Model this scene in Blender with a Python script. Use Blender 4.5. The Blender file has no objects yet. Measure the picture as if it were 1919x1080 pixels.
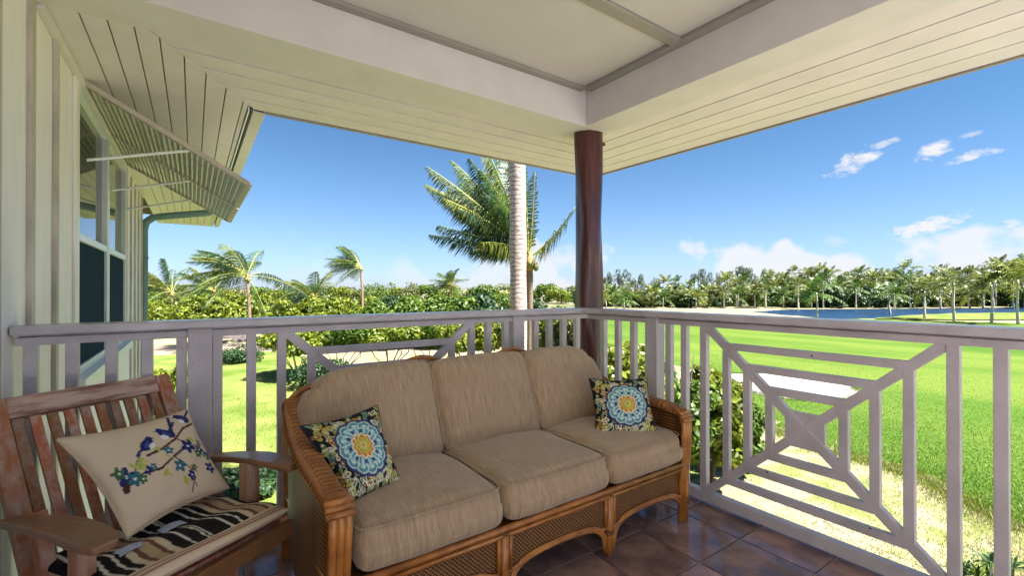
import bpy, math, random
import numpy as np
from mathutils import Vector, Matrix
random.seed(7); np.random.seed(7)
R = math.radians
scn = bpy.context.scene
COL = scn.collection

# ---------------------------------------------------------------- camera
H, YAW, FPX, HY, OX, OY = 1.2, R(35), 853.0, 543.0, -2.34, -2.43
cd = bpy.data.cameras.new('camera'); cam = bpy.data.objects.new('camera', cd); COL.objects.link(cam)
cd.sensor_width = 36; cd.lens = FPX / 1919 * 36; cd.clip_end = 20000; cd.clip_start = 0.05
cam.location = (OX, OY, H); cam.rotation_euler = (R(90.2), 0, -YAW)
scn.camera = cam
# ---------------------------------------------------------------- sun, sky, exposure
SUN_EL, SUN_AZ = R(60), R(150)       # azimuth clockwise from +Y, where the sun stands
sd = bpy.data.lights.new('sun', 'SUN'); so = bpy.data.objects.new('sun', sd); COL.objects.link(so)
sd.energy = 5.0; sd.angle = R(0.5); sd.color = (1, .965, .91)
so.rotation_euler = (R(90) - SUN_EL, 0, math.pi - SUN_AZ)
scn.view_settings.view_transform = 'Standard'; scn.view_settings.look = 'None'
scn.view_settings.exposure = 2.2; scn.view_settings.gamma = 1
scn.view_settings.use_curve_mapping = False
SKY_STRENGTH = 0.05

def at(px, py, zz=None, D=None):
    l = (px - 959.5) / FPX; s, c = math.sin(YAW), math.cos(YAW)
    if D is None: D = FPX * (H - zz) / (py - HY)
    return Vector((OX + (s + c * l) * D, OY + (c - s * l) * D, H - (py - HY) * D / FPX))

world = bpy.data.worlds.new('World'); scn.world = world; world.use_nodes = True
nt = world.node_tree; nt.nodes.clear(); N = nt.nodes.new; L = nt.links.new
out = N('ShaderNodeOutputWorld'); bg = N('ShaderNodeBackground'); bg.inputs[1].default_value = SKY_STRENGTH
sky = N('ShaderNodeTexSky'); sky.sky_type = 'NISHITA'; sky.sun_disc = False
sky.sun_elevation = SUN_EL; sky.sun_rotation = SUN_AZ; sky.air_density = 1.0; sky.dust_density = .0; sky.ozone_density = 2.0; sky.altitude = 5500
hs = N('ShaderNodeHueSaturation'); hs.inputs['Saturation'].default_value = 1.16; hs.inputs['Hue'].default_value = .49; L(sky.outputs[0], hs.inputs['Color'])
tc = N('ShaderNodeTexCoord'); sep = N('ShaderNodeSeparateXYZ'); L(tc.outputs['Generated'], sep.inputs[0])
def M(op, a, b=None, c=None):
    n = N('ShaderNodeMath'); n.operation = op
    for i, v in enumerate((a, b, c)):
        if v is None: continue
        if isinstance(v, (int, float)): n.inputs[i].default_value = v
        else: L(v, n.inputs[i])
    return n.outputs[0]
az = M('ARCTAN2', sep.outputs[0], sep.outputs[1]); el = M('ARCSINE', sep.outputs[2])
noi = N('ShaderNodeTexNoise'); noi.inputs['Scale'].default_value = 34; noi.inputs['Detail'].default_value = 9; noi.inputs['Roughness'].default_value = .68
mp = N('ShaderNodeMapping'); mp.inputs['Scale'].default_value = (1, 1, 2.0); L(tc.outputs['Generated'], mp.inputs[0]); L(mp.outputs[0], noi.inputs[0])
noi2 = N('ShaderNodeTexNoise'); noi2.inputs['Scale'].default_value = 9; noi2.inputs['Detail'].default_value = 3; L(tc.outputs['Generated'], noi2.inputs[0])
def azel(px, py):
    d = at(px, py, D=1) - Vector((OX, OY, H)); d.normalize()
    return math.atan2(d.x, d.y), math.asin(d.z)
hazef = M('MULTIPLY', M('EXPONENT', M('MULTIPLY', M('MAXIMUM', el, 0.0), -8.5)), .90)
hz = N('ShaderNodeMix'); hz.data_type = 'RGBA'; L(hazef, hz.inputs[0]); L(hs.outputs[0], hz.inputs[6]); hz.inputs[7].default_value = (2.35, 2.65, 3.45, 1)
total = None
for px, py, w, h, tilt, k in [(1598, 306, 58, 19, 24, 1.0), (1650, 272, 34, 8, 12, .6), (1752, 282, 44, 15, 14, 1.0), (1822, 292, 52, 11, 6, .9), (1822, 252, 26, 6, 8, .6),
                              (1738, 425, 74, 20, 17, 1.2), (1897, 418, 20, 11, 5, .9), (1568, 450, 26, 10, 0, .3), (1440, 474, 14, 7, 0, .35)]:
    a0, e0 = azel(px, py); a1, _ = azel(px + w, py); _, e1 = azel(px, py - h)
    sa, se = abs(a1 - a0), abs(e1 - e0); t = R(tilt)
    da = M('SUBTRACT', az, a0); de = M('SUBTRACT', el, e0)
    u = M('DIVIDE', M('ADD', M('MULTIPLY', da, math.cos(t)), M('MULTIPLY', de, math.sin(t))), sa)
    v = M('DIVIDE', M('SUBTRACT', M('MULTIPLY', de, math.cos(t)), M('MULTIPLY', da, math.sin(t))), se)
    r = M('ADD', M('MULTIPLY', u, u), M('MULTIPLY', v, v))
    m = M('SUBTRACT', 1.0, r)
    m = M('ADD', m, M('MULTIPLY', M('SUBTRACT', noi.outputs[0], .50), 6.0))
    m = M('MULTIPLY', M('SMOOTH_MIN', M('MAXIMUM', M('MULTIPLY', m, .75), 0.0), 1.0, .25), k)
    m = M('MULTIPLY', m, M('GREATER_THAN', 2.2, r))
    total = m if total is None else M('MAXIMUM', total, m)
# cloud bank low over the whole horizon
hgt = M('MULTIPLY', M('SUBTRACT', noi2.outputs[0], .36), .42)
bank = M('MULTIPLY', M('SUBTRACT', hgt, M('ADD', el, M('MULTIPLY', M('SUBTRACT', .5, noi.outputs[0]), .05))), 26)
side = N('ShaderNodeMapRange'); side.inputs[1].default_value = .1; side.inputs[2].default_value = .75
L(az, side.inputs[0])
bank = M('MULTIPLY', M('MINIMUM', M('MAXIMUM', bank, 0.0), 1.0), M('MULTIPLY', M('MINIMUM', M('MAXIMUM', side.outputs[0], .06), 1.0), .85))
total = M('MINIMUM', M('MAXIMUM', total, bank), .96)
mx = N('ShaderNodeMix'); mx.data_type = 'RGBA'; L(total, mx.inputs[0]); L(hz.outputs[2], mx.inputs[6]); mx.inputs[7].default_value = (4.1, 4.1, 4.2, 1)
L(mx.outputs[2], bg.inputs[0]); L(bg.outputs[0], out.inputs[0])

# ---------------------------------------------------------------- materials
def mat(name, color, rough=.6, var=.0, vscale=8., stretch=(1, 1, 1), bump=0., bscale=40., bstretch=None, spec=.5, color2=None, island=0., objrand=0., trans=0., metal=0., coat=0., detail=4., fac=(.35, .65)):
    m = bpy.data.materials.new(name); m.use_nodes = True
    n = m.node_tree; P = n.nodes['Principled BSDF']; l = n.links.new
    P.inputs['Roughness'].default_value = rough; P.inputs['Specular IOR Level'].default_value = spec
    P.inputs['Metallic'].default_value = metal; P.inputs['Coat Weight'].default_value = coat; P.inputs['Coat Roughness'].default_value = .12
    t = n.nodes.new('ShaderNodeTexCoord')
    def noise(sc, st, det=4.):
        mp = n.nodes.new('ShaderNodeMapping'); mp.inputs['Scale'].default_value = st; l(t.outputs['Object'], mp.inputs[0])
        q = n.nodes.new('ShaderNodeTexNoise'); q.inputs['Scale'].default_value = sc; q.inputs['Detail'].default_value = det; q.inputs['Roughness'].default_value = .6
        l(mp.outputs[0], q.inputs[0]); return q.outputs[0]
    c = None
    rgb = n.nodes.new('ShaderNodeRGB'); rgb.outputs[0].default_value = (*color, 1); c = rgb.outputs[0]
    if color2 is not None or var:
        c2 = color2 or tuple(x * (1 - var) for x in color)
        q = noise(vscale, stretch, detail)
        mr = n.nodes.new('ShaderNodeMapRange'); mr.inputs[1].default_value = fac[0]; mr.inputs[2].default_value = fac[1]; l(q, mr.inputs[0])
        mm = n.nodes.new('ShaderNodeMix'); mm.data_type = 'RGBA'; l(mr.outputs[0], mm.inputs[0]); l(c, mm.inputs[6]); mm.inputs[7].default_value = (*c2, 1); c = mm.outputs[2]
    for amt, node, sock in ((island, 'ShaderNodeNewGeometry', 'Random Per Island'), (objrand, 'ShaderNodeObjectInfo', 'Random')):
        if amt:
            g = n.nodes.new(node); mr = n.nodes.new('ShaderNodeMapRange'); mr.inputs[3].default_value = 1 - amt; mr.inputs[4].default_value = 1 + amt; l(g.outputs[sock], mr.inputs[0])
            h = n.nodes.new('ShaderNodeHueSaturation'); l(mr.outputs[0], h.inputs['Value']); l(c, h.inputs['Color'])
            mr2 = n.nodes.new('ShaderNodeMapRange'); mr2.inputs[3].default_value = .5 + amt * .04; mr2.inputs[4].default_value = .5 - amt * .03; l(g.outputs[sock], mr2.inputs[0]); l(mr2.outputs[0], h.inputs['Hue'])
            c = h.outputs[0]
    l(c, P.inputs['Base Color'])
    if bump:
        q = noise(bscale, bstretch or stretch, 5.)
        b = n.nodes.new('ShaderNodeBump'); b.inputs['Strength'].default_value = bump; b.inputs['Distance'].default_value = .01; l(q, b.inputs['Height']); l(b.outputs[0], P.inputs['Normal'])
    if trans:
        tr = n.nodes.new('ShaderNodeBsdfTranslucent'); l(c, tr.inputs[0]); ms = n.nodes.new('ShaderNodeMixShader'); ms.inputs[0].default_value = trans
        l(P.outputs[0], ms.inputs[1]); l(tr.outputs[0], ms.inputs[2]); l(ms.outputs[0], n.nodes['Material Output'].inputs[0])
    return m
rail_m = mat('mauve grey paint', (.54, .505, .54), .5, .2, 5, (1, 1, 1), .25, 70)
railtop_m = mat('mauve grey paint gloss', (.52, .495, .54), .22, .2, 7, (1, 1, 1), .05, 60)
ceil_m = mat('cream ceiling paint', (.53, .515, .50), .7, .06, 3, bump=.06, bscale=120)
trim_m = mat('taupe trim paint', (.30, .28, .25), .6, .08, 6)
beam_m = mat('cream beam paint', (.62, .595, .59), .6, .07, 4, bump=.06, bscale=80)
soffit_m = mat('cream soffit paint', (.66, .61, .635), .55, .07, 5, bump=.08, bscale=60, objrand=.03)
wall_m = mat('pale cream siding paint', (.80, .77, .77), .6, .08, 4, (3, 3, .5), .08, 70)
batten_m = mat('weathered batten paint', (.52, .47, .41), .65, .3, 10, (1, 1, .4), .15, 60)
frame_m = mat('white aluminium', (.74, .80, .82), .35, .08, 9)
screen_m = mat('navy insect screen', (.008, .03, .06), .9, .3, 60, spec=.1)
pipe_m = mat('teal grey downpipe paint', (.12, .21, .22), .35, .2, 8)
shut_m = mat('sage shutter paint', (.60, .62, .55), .5, .18, 12, objrand=.08)
shutframe_m = mat('tan shutter frame paint', (.52, .47, .40), .5, .12, 8)
log_m = mat('red brown varnished log', (.045, .008, .010), .34, 0, 9, (3, 3, .35), .6, 14, (3, 3, .3), color2=(.13, .024, .020), coat=.18, fac=(.45, .7))
grout_m = mat('grey grout', (.50, .45, .42), .8, .2, 20)
tile_m = mat('dark brown glazed tile', (.38, .225, .18), .14, 0, 5, bump=.10, bscale=14, color2=(.17, .11, .115), objrand=.22, spec=.7, fac=(.38, .62))
edge_m = mat('blue grey deck flashing', (.10, .13, .16), .4, .2, 10)
rattan_m = mat('honey rattan pole', (.50, .20, .035), .28, 0, 14, (1, 1, 1), .25, 60, color2=(.28, .09, .018), coat=.35)
rattan_d = mat('brown rattan binding', (.24, .09, .022), .35, .4, 30, bump=.5, bscale=90)
wood_m = mat('weathered red brown teak', (.40, .135, .055), .5, 0, 26, (1.5, 1.5, .18), .7, 60, (3, 3, .2), color2=(.46, .33, .27), objrand=.3, fac=(.42, .68), detail=8)
woodtop_m = mat('grey weathered teak', (.52, .36, .29), .6, 0, 14, (.4, 2, 2), .6, 40, (.3, 3, 3), color2=(.20, .095, .06), fac=(.42, .62))
arm_m = mat('dark teak arm', (.17, .09, .04), .35, 0, 12, (2, .5, 1), .3, 40, (3, .4, 3), color2=(.24, .10, .035), coat=.3)
glass_m = mat('window glass', (.02, .03, .035), .02, spec=1.0)
roof_m = mat('brown roof shingle', (.16, .13, .11), .85, .4, 20)
tag_m = mat('pale blue printed label', (.55, .60, .72), .6, 0, 150, (1, 4, 1), color2=(.25, .33, .55))
trunkp_m = mat('pale grey ringed palm bark', (.62, .51, .45), .85, 0, 16, (1, 1, 2.2), .8, 30, color2=(.34, .26, .22), fac=(.4, .62))
stem_m = mat('brown palm trunk', (.27, .19, .13), .9, .4, 12, (1, 1, 3), .6, 20)
branch_m = mat('dark branch bark', (.09, .065, .05), .9, .4, 12)
rachis_m = mat('yellow green frond stalk', (.42, .40, .10), .5, .2, 6)
fibre_m = mat('orange palm fibre', (.42, .24, .10), .8, .4, 20, bump=.5)
nut_m = mat('green coconut', (.20, .22, .05), .5, .3, 20)
def leafm(name, c, isl=.5, tr=.35): return mat(name, c, .45, island=isl, trans=tr, spec=.4)
frond_m = leafm('palm frond green', (.065, .115, .02), .45)
frondy_m = leafm('palm frond yellow green', (.13, .155, .02), .45)
frondd_m = leafm('palm frond blue green', (.035, .075, .035), .4)
leaf_y = leafm('yellow green leaves', (.15, .19, .016), .55)
leaf_g = leafm('bright green leaves', (.085, .145, .016), .55)
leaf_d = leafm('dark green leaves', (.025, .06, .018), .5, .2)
leaf_o = leafm('olive leaves', (.11, .13, .032), .5)
iron_m = leafm('grey green ironwood needles', (.08, .11, .06), .4)
dry_m = leafm('straw dry grass', (.33, .28, .14), .3, .2)
dirt_m = mat('dry tan ground', (.27, .22, .15), .95, 0, .6, bump=.6, bscale=3, color2=(.24, .23, .08), detail=9)
litter_m = mat('pale leaf litter', (.25, .205, .17), .95, 0, 2.5, bump=.8, bscale=6, color2=(.16, .13, .07), detail=9)
lawn_m = mat('mown lawn', (.042, .098, .008), .9, 0, .12, (1.6, .5, 1), .9, 14, color2=(.095, .140, .020), detail=12, spec=.1, fac=(.38, .62))
fair_m = mat('pale dry lawn', (.175, .19, .055), .9, 0, .5, bump=.6, bscale=5, color2=(.075, .125, .016), detail=8, spec=.1)
sand_m = mat('white bunker sand', (.33, .29, .265), .95, .2, 1.2, bump=.3, bscale=3)
bank_m = mat('pinkish sand bank', (.34, .25, .18), .95, 0, .3, color2=(.20, .22, .07), detail=8)
lake_m = mat('blue lake water', (.003, .026, .075), .3, .3, .2, (1, 1, 1), .25, 1.2, spec=.25)
hill_m = mat('haze tinted far hill', (.16, .22, .30), 1, .2, .001)  # distance haze put into the base colour as pale blue
rock_m = mat('dark lava rock', (.10, .08, .08), .95, .4, 3, bump=.9, bscale=5)

def fabric(name, c1, c2, c3):
    m = bpy.data.materials.new(name); m.use_nodes = True; n = m.node_tree; P = n.nodes['Principled BSDF']; l = n.links.new
    P.inputs['Roughness'].default_value = .62; P.inputs['Specular IOR Level'].default_value = .35; P.inputs['Sheen Weight'].default_value = .35
    t = n.nodes.new('ShaderNodeTexCoord')
    def nz(st, sc, det):
        mp = n.nodes.new('ShaderNodeMapping'); mp.inputs['Scale'].default_value = st; l(t.outputs['Object'], mp.inputs[0])
        q = n.nodes.new('ShaderNodeTexNoise'); q.inputs['Scale'].default_value = sc; q.inputs['Detail'].default_value = det; l(mp.outputs[0], q.inputs[0]); return q.outputs[0]
    a = nz((1, .06, .06), 210, 4); b = nz((1, 1, 1), 7, 3); d = nz((.05, 1, 1), 260, 2)
    def ramp(v, lo, hi):
        r = n.nodes.new('ShaderNodeMapRange'); r.inputs[1].default_value = lo; r.inputs[2].default_value = hi; l(v, r.inputs[0]); return r.outputs[0]
    def mix(f, x, y):
        k = n.nodes.new('ShaderNodeMix'); k.data_type = 'RGBA'; l(f, k.inputs[0])
        for i, q in ((6, x), (7, y)):
            if isinstance(q, tuple): k.inputs[i].default_value = (*q, 1)
            else: l(q, k.inputs[i])
        return k.outputs[2]
    c = mix(ramp(a, .36, .64), c1, c2)
    c = mix(ramp(b, .45, .8), c, c3)
    l(c, P.inputs['Base Color'])
    ad = n.nodes.new('ShaderNodeMath'); ad.operation = 'ADD'; l(a, ad.inputs[0]); l(d, ad.inputs[1])
    bp = n.nodes.new('ShaderNodeBump'); bp.inputs['Strength'].default_value = .35; bp.inputs['Distance'].default_value = .004; l(ad.outputs[0], bp.inputs['Height']); l(bp.outputs[0], P.inputs['Normal'])
    return m
sofa_m = fabric('tan slub fabric', (.32, .215, .125), (.46, .335, .215), (.38, .265, .16))
def weave(name):
    m = bpy.data.materials.new(name); m.use_nodes = True; n = m.node_tree; P = n.nodes['Principled BSDF']; l = n.links.new
    P.inputs['Roughness'].default_value = .4
    t = n.nodes.new('ShaderNodeTexCoord'); mp = n.nodes.new('ShaderNodeMapping'); mp.inputs['Rotation'].default_value = (0, R(45), 0); l(t.outputs['Object'], mp.inputs[0])
    ws = []
    for ax in ('X', 'Z'):
        w = n.nodes.new('ShaderNodeTexWave'); w.bands_direction = ax; w.inputs['Scale'].default_value = 28; w.inputs['Distortion'].default_value = .8; w.inputs['Detail Scale'].default_value = 3; l(mp.outputs[0], w.inputs[0]); ws.append(w.outputs['Fac'])
    k = n.nodes.new('ShaderNodeMath'); k.operation = 'MULTIPLY'; l(ws[0], k.inputs[0]); l(ws[1], k.inputs[1])
    r = n.nodes.new('ShaderNodeValToRGB'); r.color_ramp.elements[0].color = (.035, .012, .004, 1); r.color_ramp.elements[1].color = (.42, .19, .05, 1); r.color_ramp.elements[1].position = .55
    l(k.outputs[0], r.inputs[0]); l(r.outputs[0], P.inputs['Base Color'])
    b = n.nodes.new('ShaderNodeBump'); b.inputs['Strength'].default_value = .8; b.inputs['Distance'].default_value = .004; l(k.outputs[0], b.inputs['Height']); l(b.outputs[0], P.inputs['Normal'])
    return m
weave_m = weave('woven rattan')
def vcol_mat(name, rough=.8):
    m = bpy.data.materials.new(name); m.use_nodes = True; n = m.node_tree; P = n.nodes['Principled BSDF']
    P.inputs['Roughness'].default_value = rough; P.inputs['Specular IOR Level'].default_value = .2
    a = n.nodes.new('ShaderNodeVertexColor'); a.layer_name = 'print'; n.links.new(a.outputs[0], P.inputs['Base Color'])
    t = n.nodes.new('ShaderNodeTexCoord'); q = n.nodes.new('ShaderNodeTexNoise'); q.inputs['Scale'].default_value = 350; n.links.new(t.outputs['Object'], q.inputs[0])
    b = n.nodes.new('ShaderNodeBump'); b.inputs['Strength'].default_value = .25; b.inputs['Distance'].default_value = .002; n.links.new(q.outputs[0], b.inputs['Height']); n.links.new(b.outputs[0], P.inputs['Normal'])
    return m
print_m = vcol_mat('printed cotton')
def ring_bark(m, freq):
    n = m.node_tree; P = n.nodes['Principled BSDF']; l = n.links.new
    t = n.nodes.new('ShaderNodeTexCoord'); w = n.nodes.new('ShaderNodeTexWave'); w.bands_direction = 'Z'; w.inputs['Scale'].default_value = freq; w.inputs['Distortion'].default_value = 5; w.inputs['Detail'].default_value = 3; w.inputs['Detail Scale'].default_value = 1.2
    l(t.outputs['Object'], w.inputs[0])
    old = P.inputs['Base Color'].links[0].from_socket
    mr = n.nodes.new('ShaderNodeMapRange'); mr.inputs[1].default_value = .0; mr.inputs[2].default_value = .35; mr.inputs[3].default_value = .45; l(w.outputs['Fac'], mr.inputs[0])
    k = n.nodes.new('ShaderNodeMix'); k.data_type = 'RGBA'; k.blend_type = 'MULTIPLY'; k.inputs[0].default_value = 1; l(old, k.inputs[6]); l(mr.outputs[0], k.inputs[7]); l(k.outputs[2], P.inputs['Base Color'])
ring_bark(trunkp_m, 4.5)

# ---------------------------------------------------------------- mesh helpers
class MB:
    def __init__(s): s.v = []; s.f = []
    def quad_prism(s, a, b):                       # two rings of equal length joined and capped
        n = len(a); i = len(s.v); s.v += [tuple(p) for p in a] + [tuple(p) for p in b]
        s.f.append(tuple(i + k for k in range(n))[::-1]); s.f.append(tuple(i + n + k for k in range(n)))
        for k in range(n): j = (k + 1) % n; s.f.append((i + k, i + j, i + n + j, i + n + k))
    def box(s, x0, x1, y0, y1, z0, z1):
        s.quad_prism([(x0, y0, z0), (x1, y0, z0), (x1, y1, z0), (x0, y1, z0)], [(x0, y0, z1), (x1, y0, z1), (x1, y1, z1), (x0, y1, z1)]); return s
    def bar(s, p, q, side, w, h):                  # a bar from p to q; w across 'side', h across the third axis
        p, q = Vector(p), Vector(q); d = (q - p).normalized(); sd_ = Vector(side); sd_ = (sd_ - d * sd_.dot(d)).normalized(); u = d.cross(sd_)
        r = [sd_ * (w / 2) * a + u * (h / 2) * b for a, b in ((-1, -1), (1, -1), (1, 1), (-1, 1))]
        s.quad_prism([p + k for k in r], [q + k for k in r]); return s
    def tube(s, pts, rad, n=8, cap=True):
        pts = [Vector(p) for p in pts]; m = len(pts); rad = rad if isinstance(rad, (list, tuple)) else [rad] * m
        i0 = len(s.v); nrm = None
        for k in range(m):
            d = (pts[min(k + 1, m - 1)] - pts[max(k - 1, 0)]).normalized()
            if nrm is None: nrm = d.orthogonal().normalized()
            nrm = (nrm - d * nrm.dot(d)).normalized(); bi = d.cross(nrm)
            for j in range(n):
                a = 2 * math.pi * j / n; s.v.append(tuple(pts[k] + (nrm * math.cos(a) + bi * math.sin(a)) * rad[k]))
        for k in range(m - 1):
            for j in range(n): a = i0 + k * n + j; b = i0 + k * n + (j + 1) % n; s.f.append((a, b, b + n, a + n))
        if cap: s.f.append(tuple(i0 + j for j in range(n))[::-1]); s.f.append(tuple(i0 + (m - 1) * n + j for j in range(n)))
        return s
    def grid(s, fn, nu, nv):
        i0 = len(s.v)
        for a in range(nu + 1):
            for b in range(nv + 1): s.v.append(tuple(fn(a / nu, b / nv)))
        for a in range(nu):
            for b in range(nv): k = i0 + a * (nv + 1) + b; s.f.append((k, k + 1, k + nv + 2, k + nv + 1))
        return s
    def mesh(s, name, material, off=(0, 0, 0), smooth=False):
        me = bpy.data.meshes.new(name); o = Vector(off)
        me.from_pydata([tuple(Vector(p) - o) for p in s.v], [], s.f); me.materials.append(material)
        if smooth: me.polygons.foreach_set('use_smooth', [True] * len(me.polygons))
        me.update(); return me
    def build(s, name, material, parent=None, off=None, smooth=False, bevel=0.):
        if off is None: off = root_loc(parent) if parent else (0, 0, 0)
        return link(name, s.mesh(name, material, off, smooth), parent, bevel)
def root_loc(p):
    while p.parent: p = p.parent
    return p.location if p.rotation_euler.z == 0 else Vector((0, 0, 0))
def link(name, me, parent=None, bevel=0.):
    o = bpy.data.objects.new(name, me); COL.objects.link(o)
    if parent: o.parent = parent
    if bevel:
        b = o.modifiers.new('bevel', 'BEVEL'); b.width = bevel; b.segments = 2; b.limit_method = 'ANGLE'
    return o
def tag(o, label=None, cat=None, group=None, kind=None):
    for k, v in (('label', label), ('category', cat), ('group', group), ('kind', kind)):
        if v: o[k] = v
    return o
def thing(name, label, cat, loc=(0, 0, 0), rz=0, group=None):
    o = bpy.data.objects.new(name, None); COL.objects.link(o); o.location = loc; o.rotation_euler = (0, 0, rz); o.empty_display_size = .1
    return tag(o, label, cat, group)
def npmesh(name, V, F, material, smooth=False, colors=None):
    me = bpy.data.meshes.new(name); V = np.asarray(V, dtype=np.float32); F = np.asarray(F, dtype=np.int32); k = F.shape[1]
    me.vertices.add(len(V)); me.vertices.foreach_set('co', V.ravel()); me.loops.add(F.size); me.loops.foreach_set('vertex_index', F.ravel())
    me.polygons.add(len(F)); me.polygons.foreach_set('loop_start', np.arange(0, F.size, k, dtype=np.int32))
    if smooth: me.polygons.foreach_set('use_smooth', np.ones(len(F), dtype=bool))
    me.materials.append(material); me.update(calc_edges=True); me.validate()
    if colors is not None:
        a = me.color_attributes.new('print', 'FLOAT_COLOR', 'POINT'); a.data.foreach_set('color', np.asarray(colors, dtype=np.float32).ravel())
    return me
def sheet(name, pts, z, material, kind='structure', label=None, n_sub=None):
    me = bpy.data.meshes.new(name); me.from_pydata([(x, y, z) for x, y in pts], [], [tuple(range(len(pts)))]); me.materials.append(material)
    o = link(name, me); return tag(o, kind=kind, label=label)
def wobble(pts, amp, sub=8):
    outp = []; n = len(pts)
    for i in range(n):
        a, b = Vector(pts[i]), Vector(pts[(i + 1) % n])
        for k in range(sub):
            t = k / sub; p = a.lerp(b, t); j = amp if k else amp * .3
            outp.append((p.x + random.uniform(-j, j), p.y + random.uniform(-j, j)))
    return outp
G = -3.4
# ---------------------------------------------------------------- ground, lawn, lake, hills
def P2(px, py): p = at(px, py, G); return (p.x, p.y)
b = MB(); S = 9000
b.grid(lambda u, v: (-S + 2 * S * u, -S + 2 * S * v, G), 8, 8); tag(b.build('ground', dirt_m), kind='structure')
lawn_pts = [P2(1322, 700), P2(1380, 770), P2(1440, 805), P2(1560, 850), P2(1690, 885), P2(1780, 930), P2(1880, 985), (30, -40), (180, -60), P2(2400, 602), P2(1919, 606), P2(1640, 599), P2(1420, 592), P2(1150, 590), P2(1100, 640)]
sheet('lawn', wobble(lawn_pts, .22, 10), G + .004, lawn_m)
sheet('grass_border', wobble([P2(1120, 690), P2(1322, 690), P2(1400, 770), P2(1560, 838), P2(1700, 872), P2(1800, 930), P2(1900, 985), (12, -6), (6, -6), P2(1500, 960), P2(1300, 850), (4, 10)], .3, 8), G + .008, mat('sparse dry grass', (.27, .23, .14), .95, 0, 1.1, bump=.9, bscale=7, color2=(.13, .155, .035), detail=10, fac=(.40, .58)))
sheet('garden_lawn', wobble([(-6, 4), (9, 4), (8, 14), (7, 22), (2, 36), (-8, 42), (-14, 30)], .3, 8), G + .012, fair_m)
sheet('gravel_path', wobble([(-10, 39), (1, 37), (8, 30), (14, 24), (17, 27), (9, 36), (2, 43), (-10, 45)], .35, 8), G + .016, litter_m)
sheet('sand_bunker', wobble([P2(1352, 702), P2(1430, 700), P2(1520, 706), P2(1592, 722), P2(1618, 742), P2(1560, 756), P2(1470, 748), P2(1400, 735)], .18, 6), G + .02, sand_m)
sheet('lake', wobble([P2(1405, 585), P2(1480, 580.5), P2(1700, 579), P2(1919, 577), P2(2600, 576), P2(2600, 597), P2(1919, 594), P2(1700, 597), P2(1560, 598), P2(1460, 590)], .5, 10), G + .024, lake_m)
sheet('lake_spit', wobble([P2(1640, 599), P2(1700, 593), P2(1780, 589), P2(1919, 587), P2(2300, 586), P2(2300, 596), P2(1919, 601), P2(1750, 601)], .5, 8), G + .16, fair_m)
sheet('sand_bank', wobble([P2(1180, 581), P2(1260, 574), P2(1480, 571), P2(1919, 568), P2(2500, 567), P2(2500, 576), P2(1919, 576.5), P2(1480, 580), P2(1405, 584)], .8, 10), G + .028, bank_m)
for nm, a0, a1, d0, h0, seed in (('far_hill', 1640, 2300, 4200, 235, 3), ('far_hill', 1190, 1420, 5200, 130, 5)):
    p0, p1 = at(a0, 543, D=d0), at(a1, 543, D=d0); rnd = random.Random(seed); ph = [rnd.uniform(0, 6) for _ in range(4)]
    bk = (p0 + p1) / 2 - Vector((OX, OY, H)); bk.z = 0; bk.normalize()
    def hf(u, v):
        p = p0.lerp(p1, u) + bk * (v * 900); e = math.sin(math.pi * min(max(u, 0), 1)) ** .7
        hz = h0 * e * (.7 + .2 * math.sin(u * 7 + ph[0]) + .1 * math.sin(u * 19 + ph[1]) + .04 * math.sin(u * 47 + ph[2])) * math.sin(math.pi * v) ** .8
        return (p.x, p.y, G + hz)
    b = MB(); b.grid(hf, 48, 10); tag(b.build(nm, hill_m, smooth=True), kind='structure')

# ---------------------------------------------------------------- deck and tiles
DX0, DY0 = -2.93, -3.9
b = MB(); b.box(DX0, .10, DY0, .10, -.28, -.009); floor = tag(b.build('deck_floor', grout_m), kind='structure')
b = MB(); b.box(.0995, .125, DY0, .125, -.3, .004); b.box(DX0, .0995, .0995, .125, -.3, .004); b.build('flashing', edge_m, floor)
xs, ys = [], []
tx = .33; xk = [-.845 + tx * k for k in range(-7, 4)]; yk = [-.935 + .327 * k for k in range(-13, 4)]
cache = {}
b = MB(); b.box(-2.93, 4.4, -8.99, -3.901, -.28, .0); tag(b.build('bounce_floor', mat('pale bounce floor', (.64, .63, .63), .8, .1, 3)), kind='structure')  # unseen pale floor added behind the camera to bounce sunlight into the porch
for i in range(len(xk) - 1):
    for j in range(len(yk) - 1):
        x0, x1 = max(xk[i], DX0), min(xk[i + 1], .085); y0, y1 = max(yk[j], DY0), min(yk[j + 1], .085)
        if x1 - x0 < .02 or y1 - y0 < .02: continue
        w, h = round(x1 - x0 - .008, 3), round(y1 - y0 - .008, 3)
        if (w, h) not in cache:
            q = MB(); q.box(-w / 2, w / 2, -h / 2, h / 2, -.008, 0); cache[(w, h)] = q.mesh('tile', tile_m)
        o = link('tile', cache[(w, h)], floor, .002); o.location = ((x0 + x1) / 2, (y0 + y1) / 2, random.uniform(-.0008, .0004)); o.rotation_euler = (random.uniform(-.0025, .0025), random.uniform(-.0025, .0025), 0)

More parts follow.
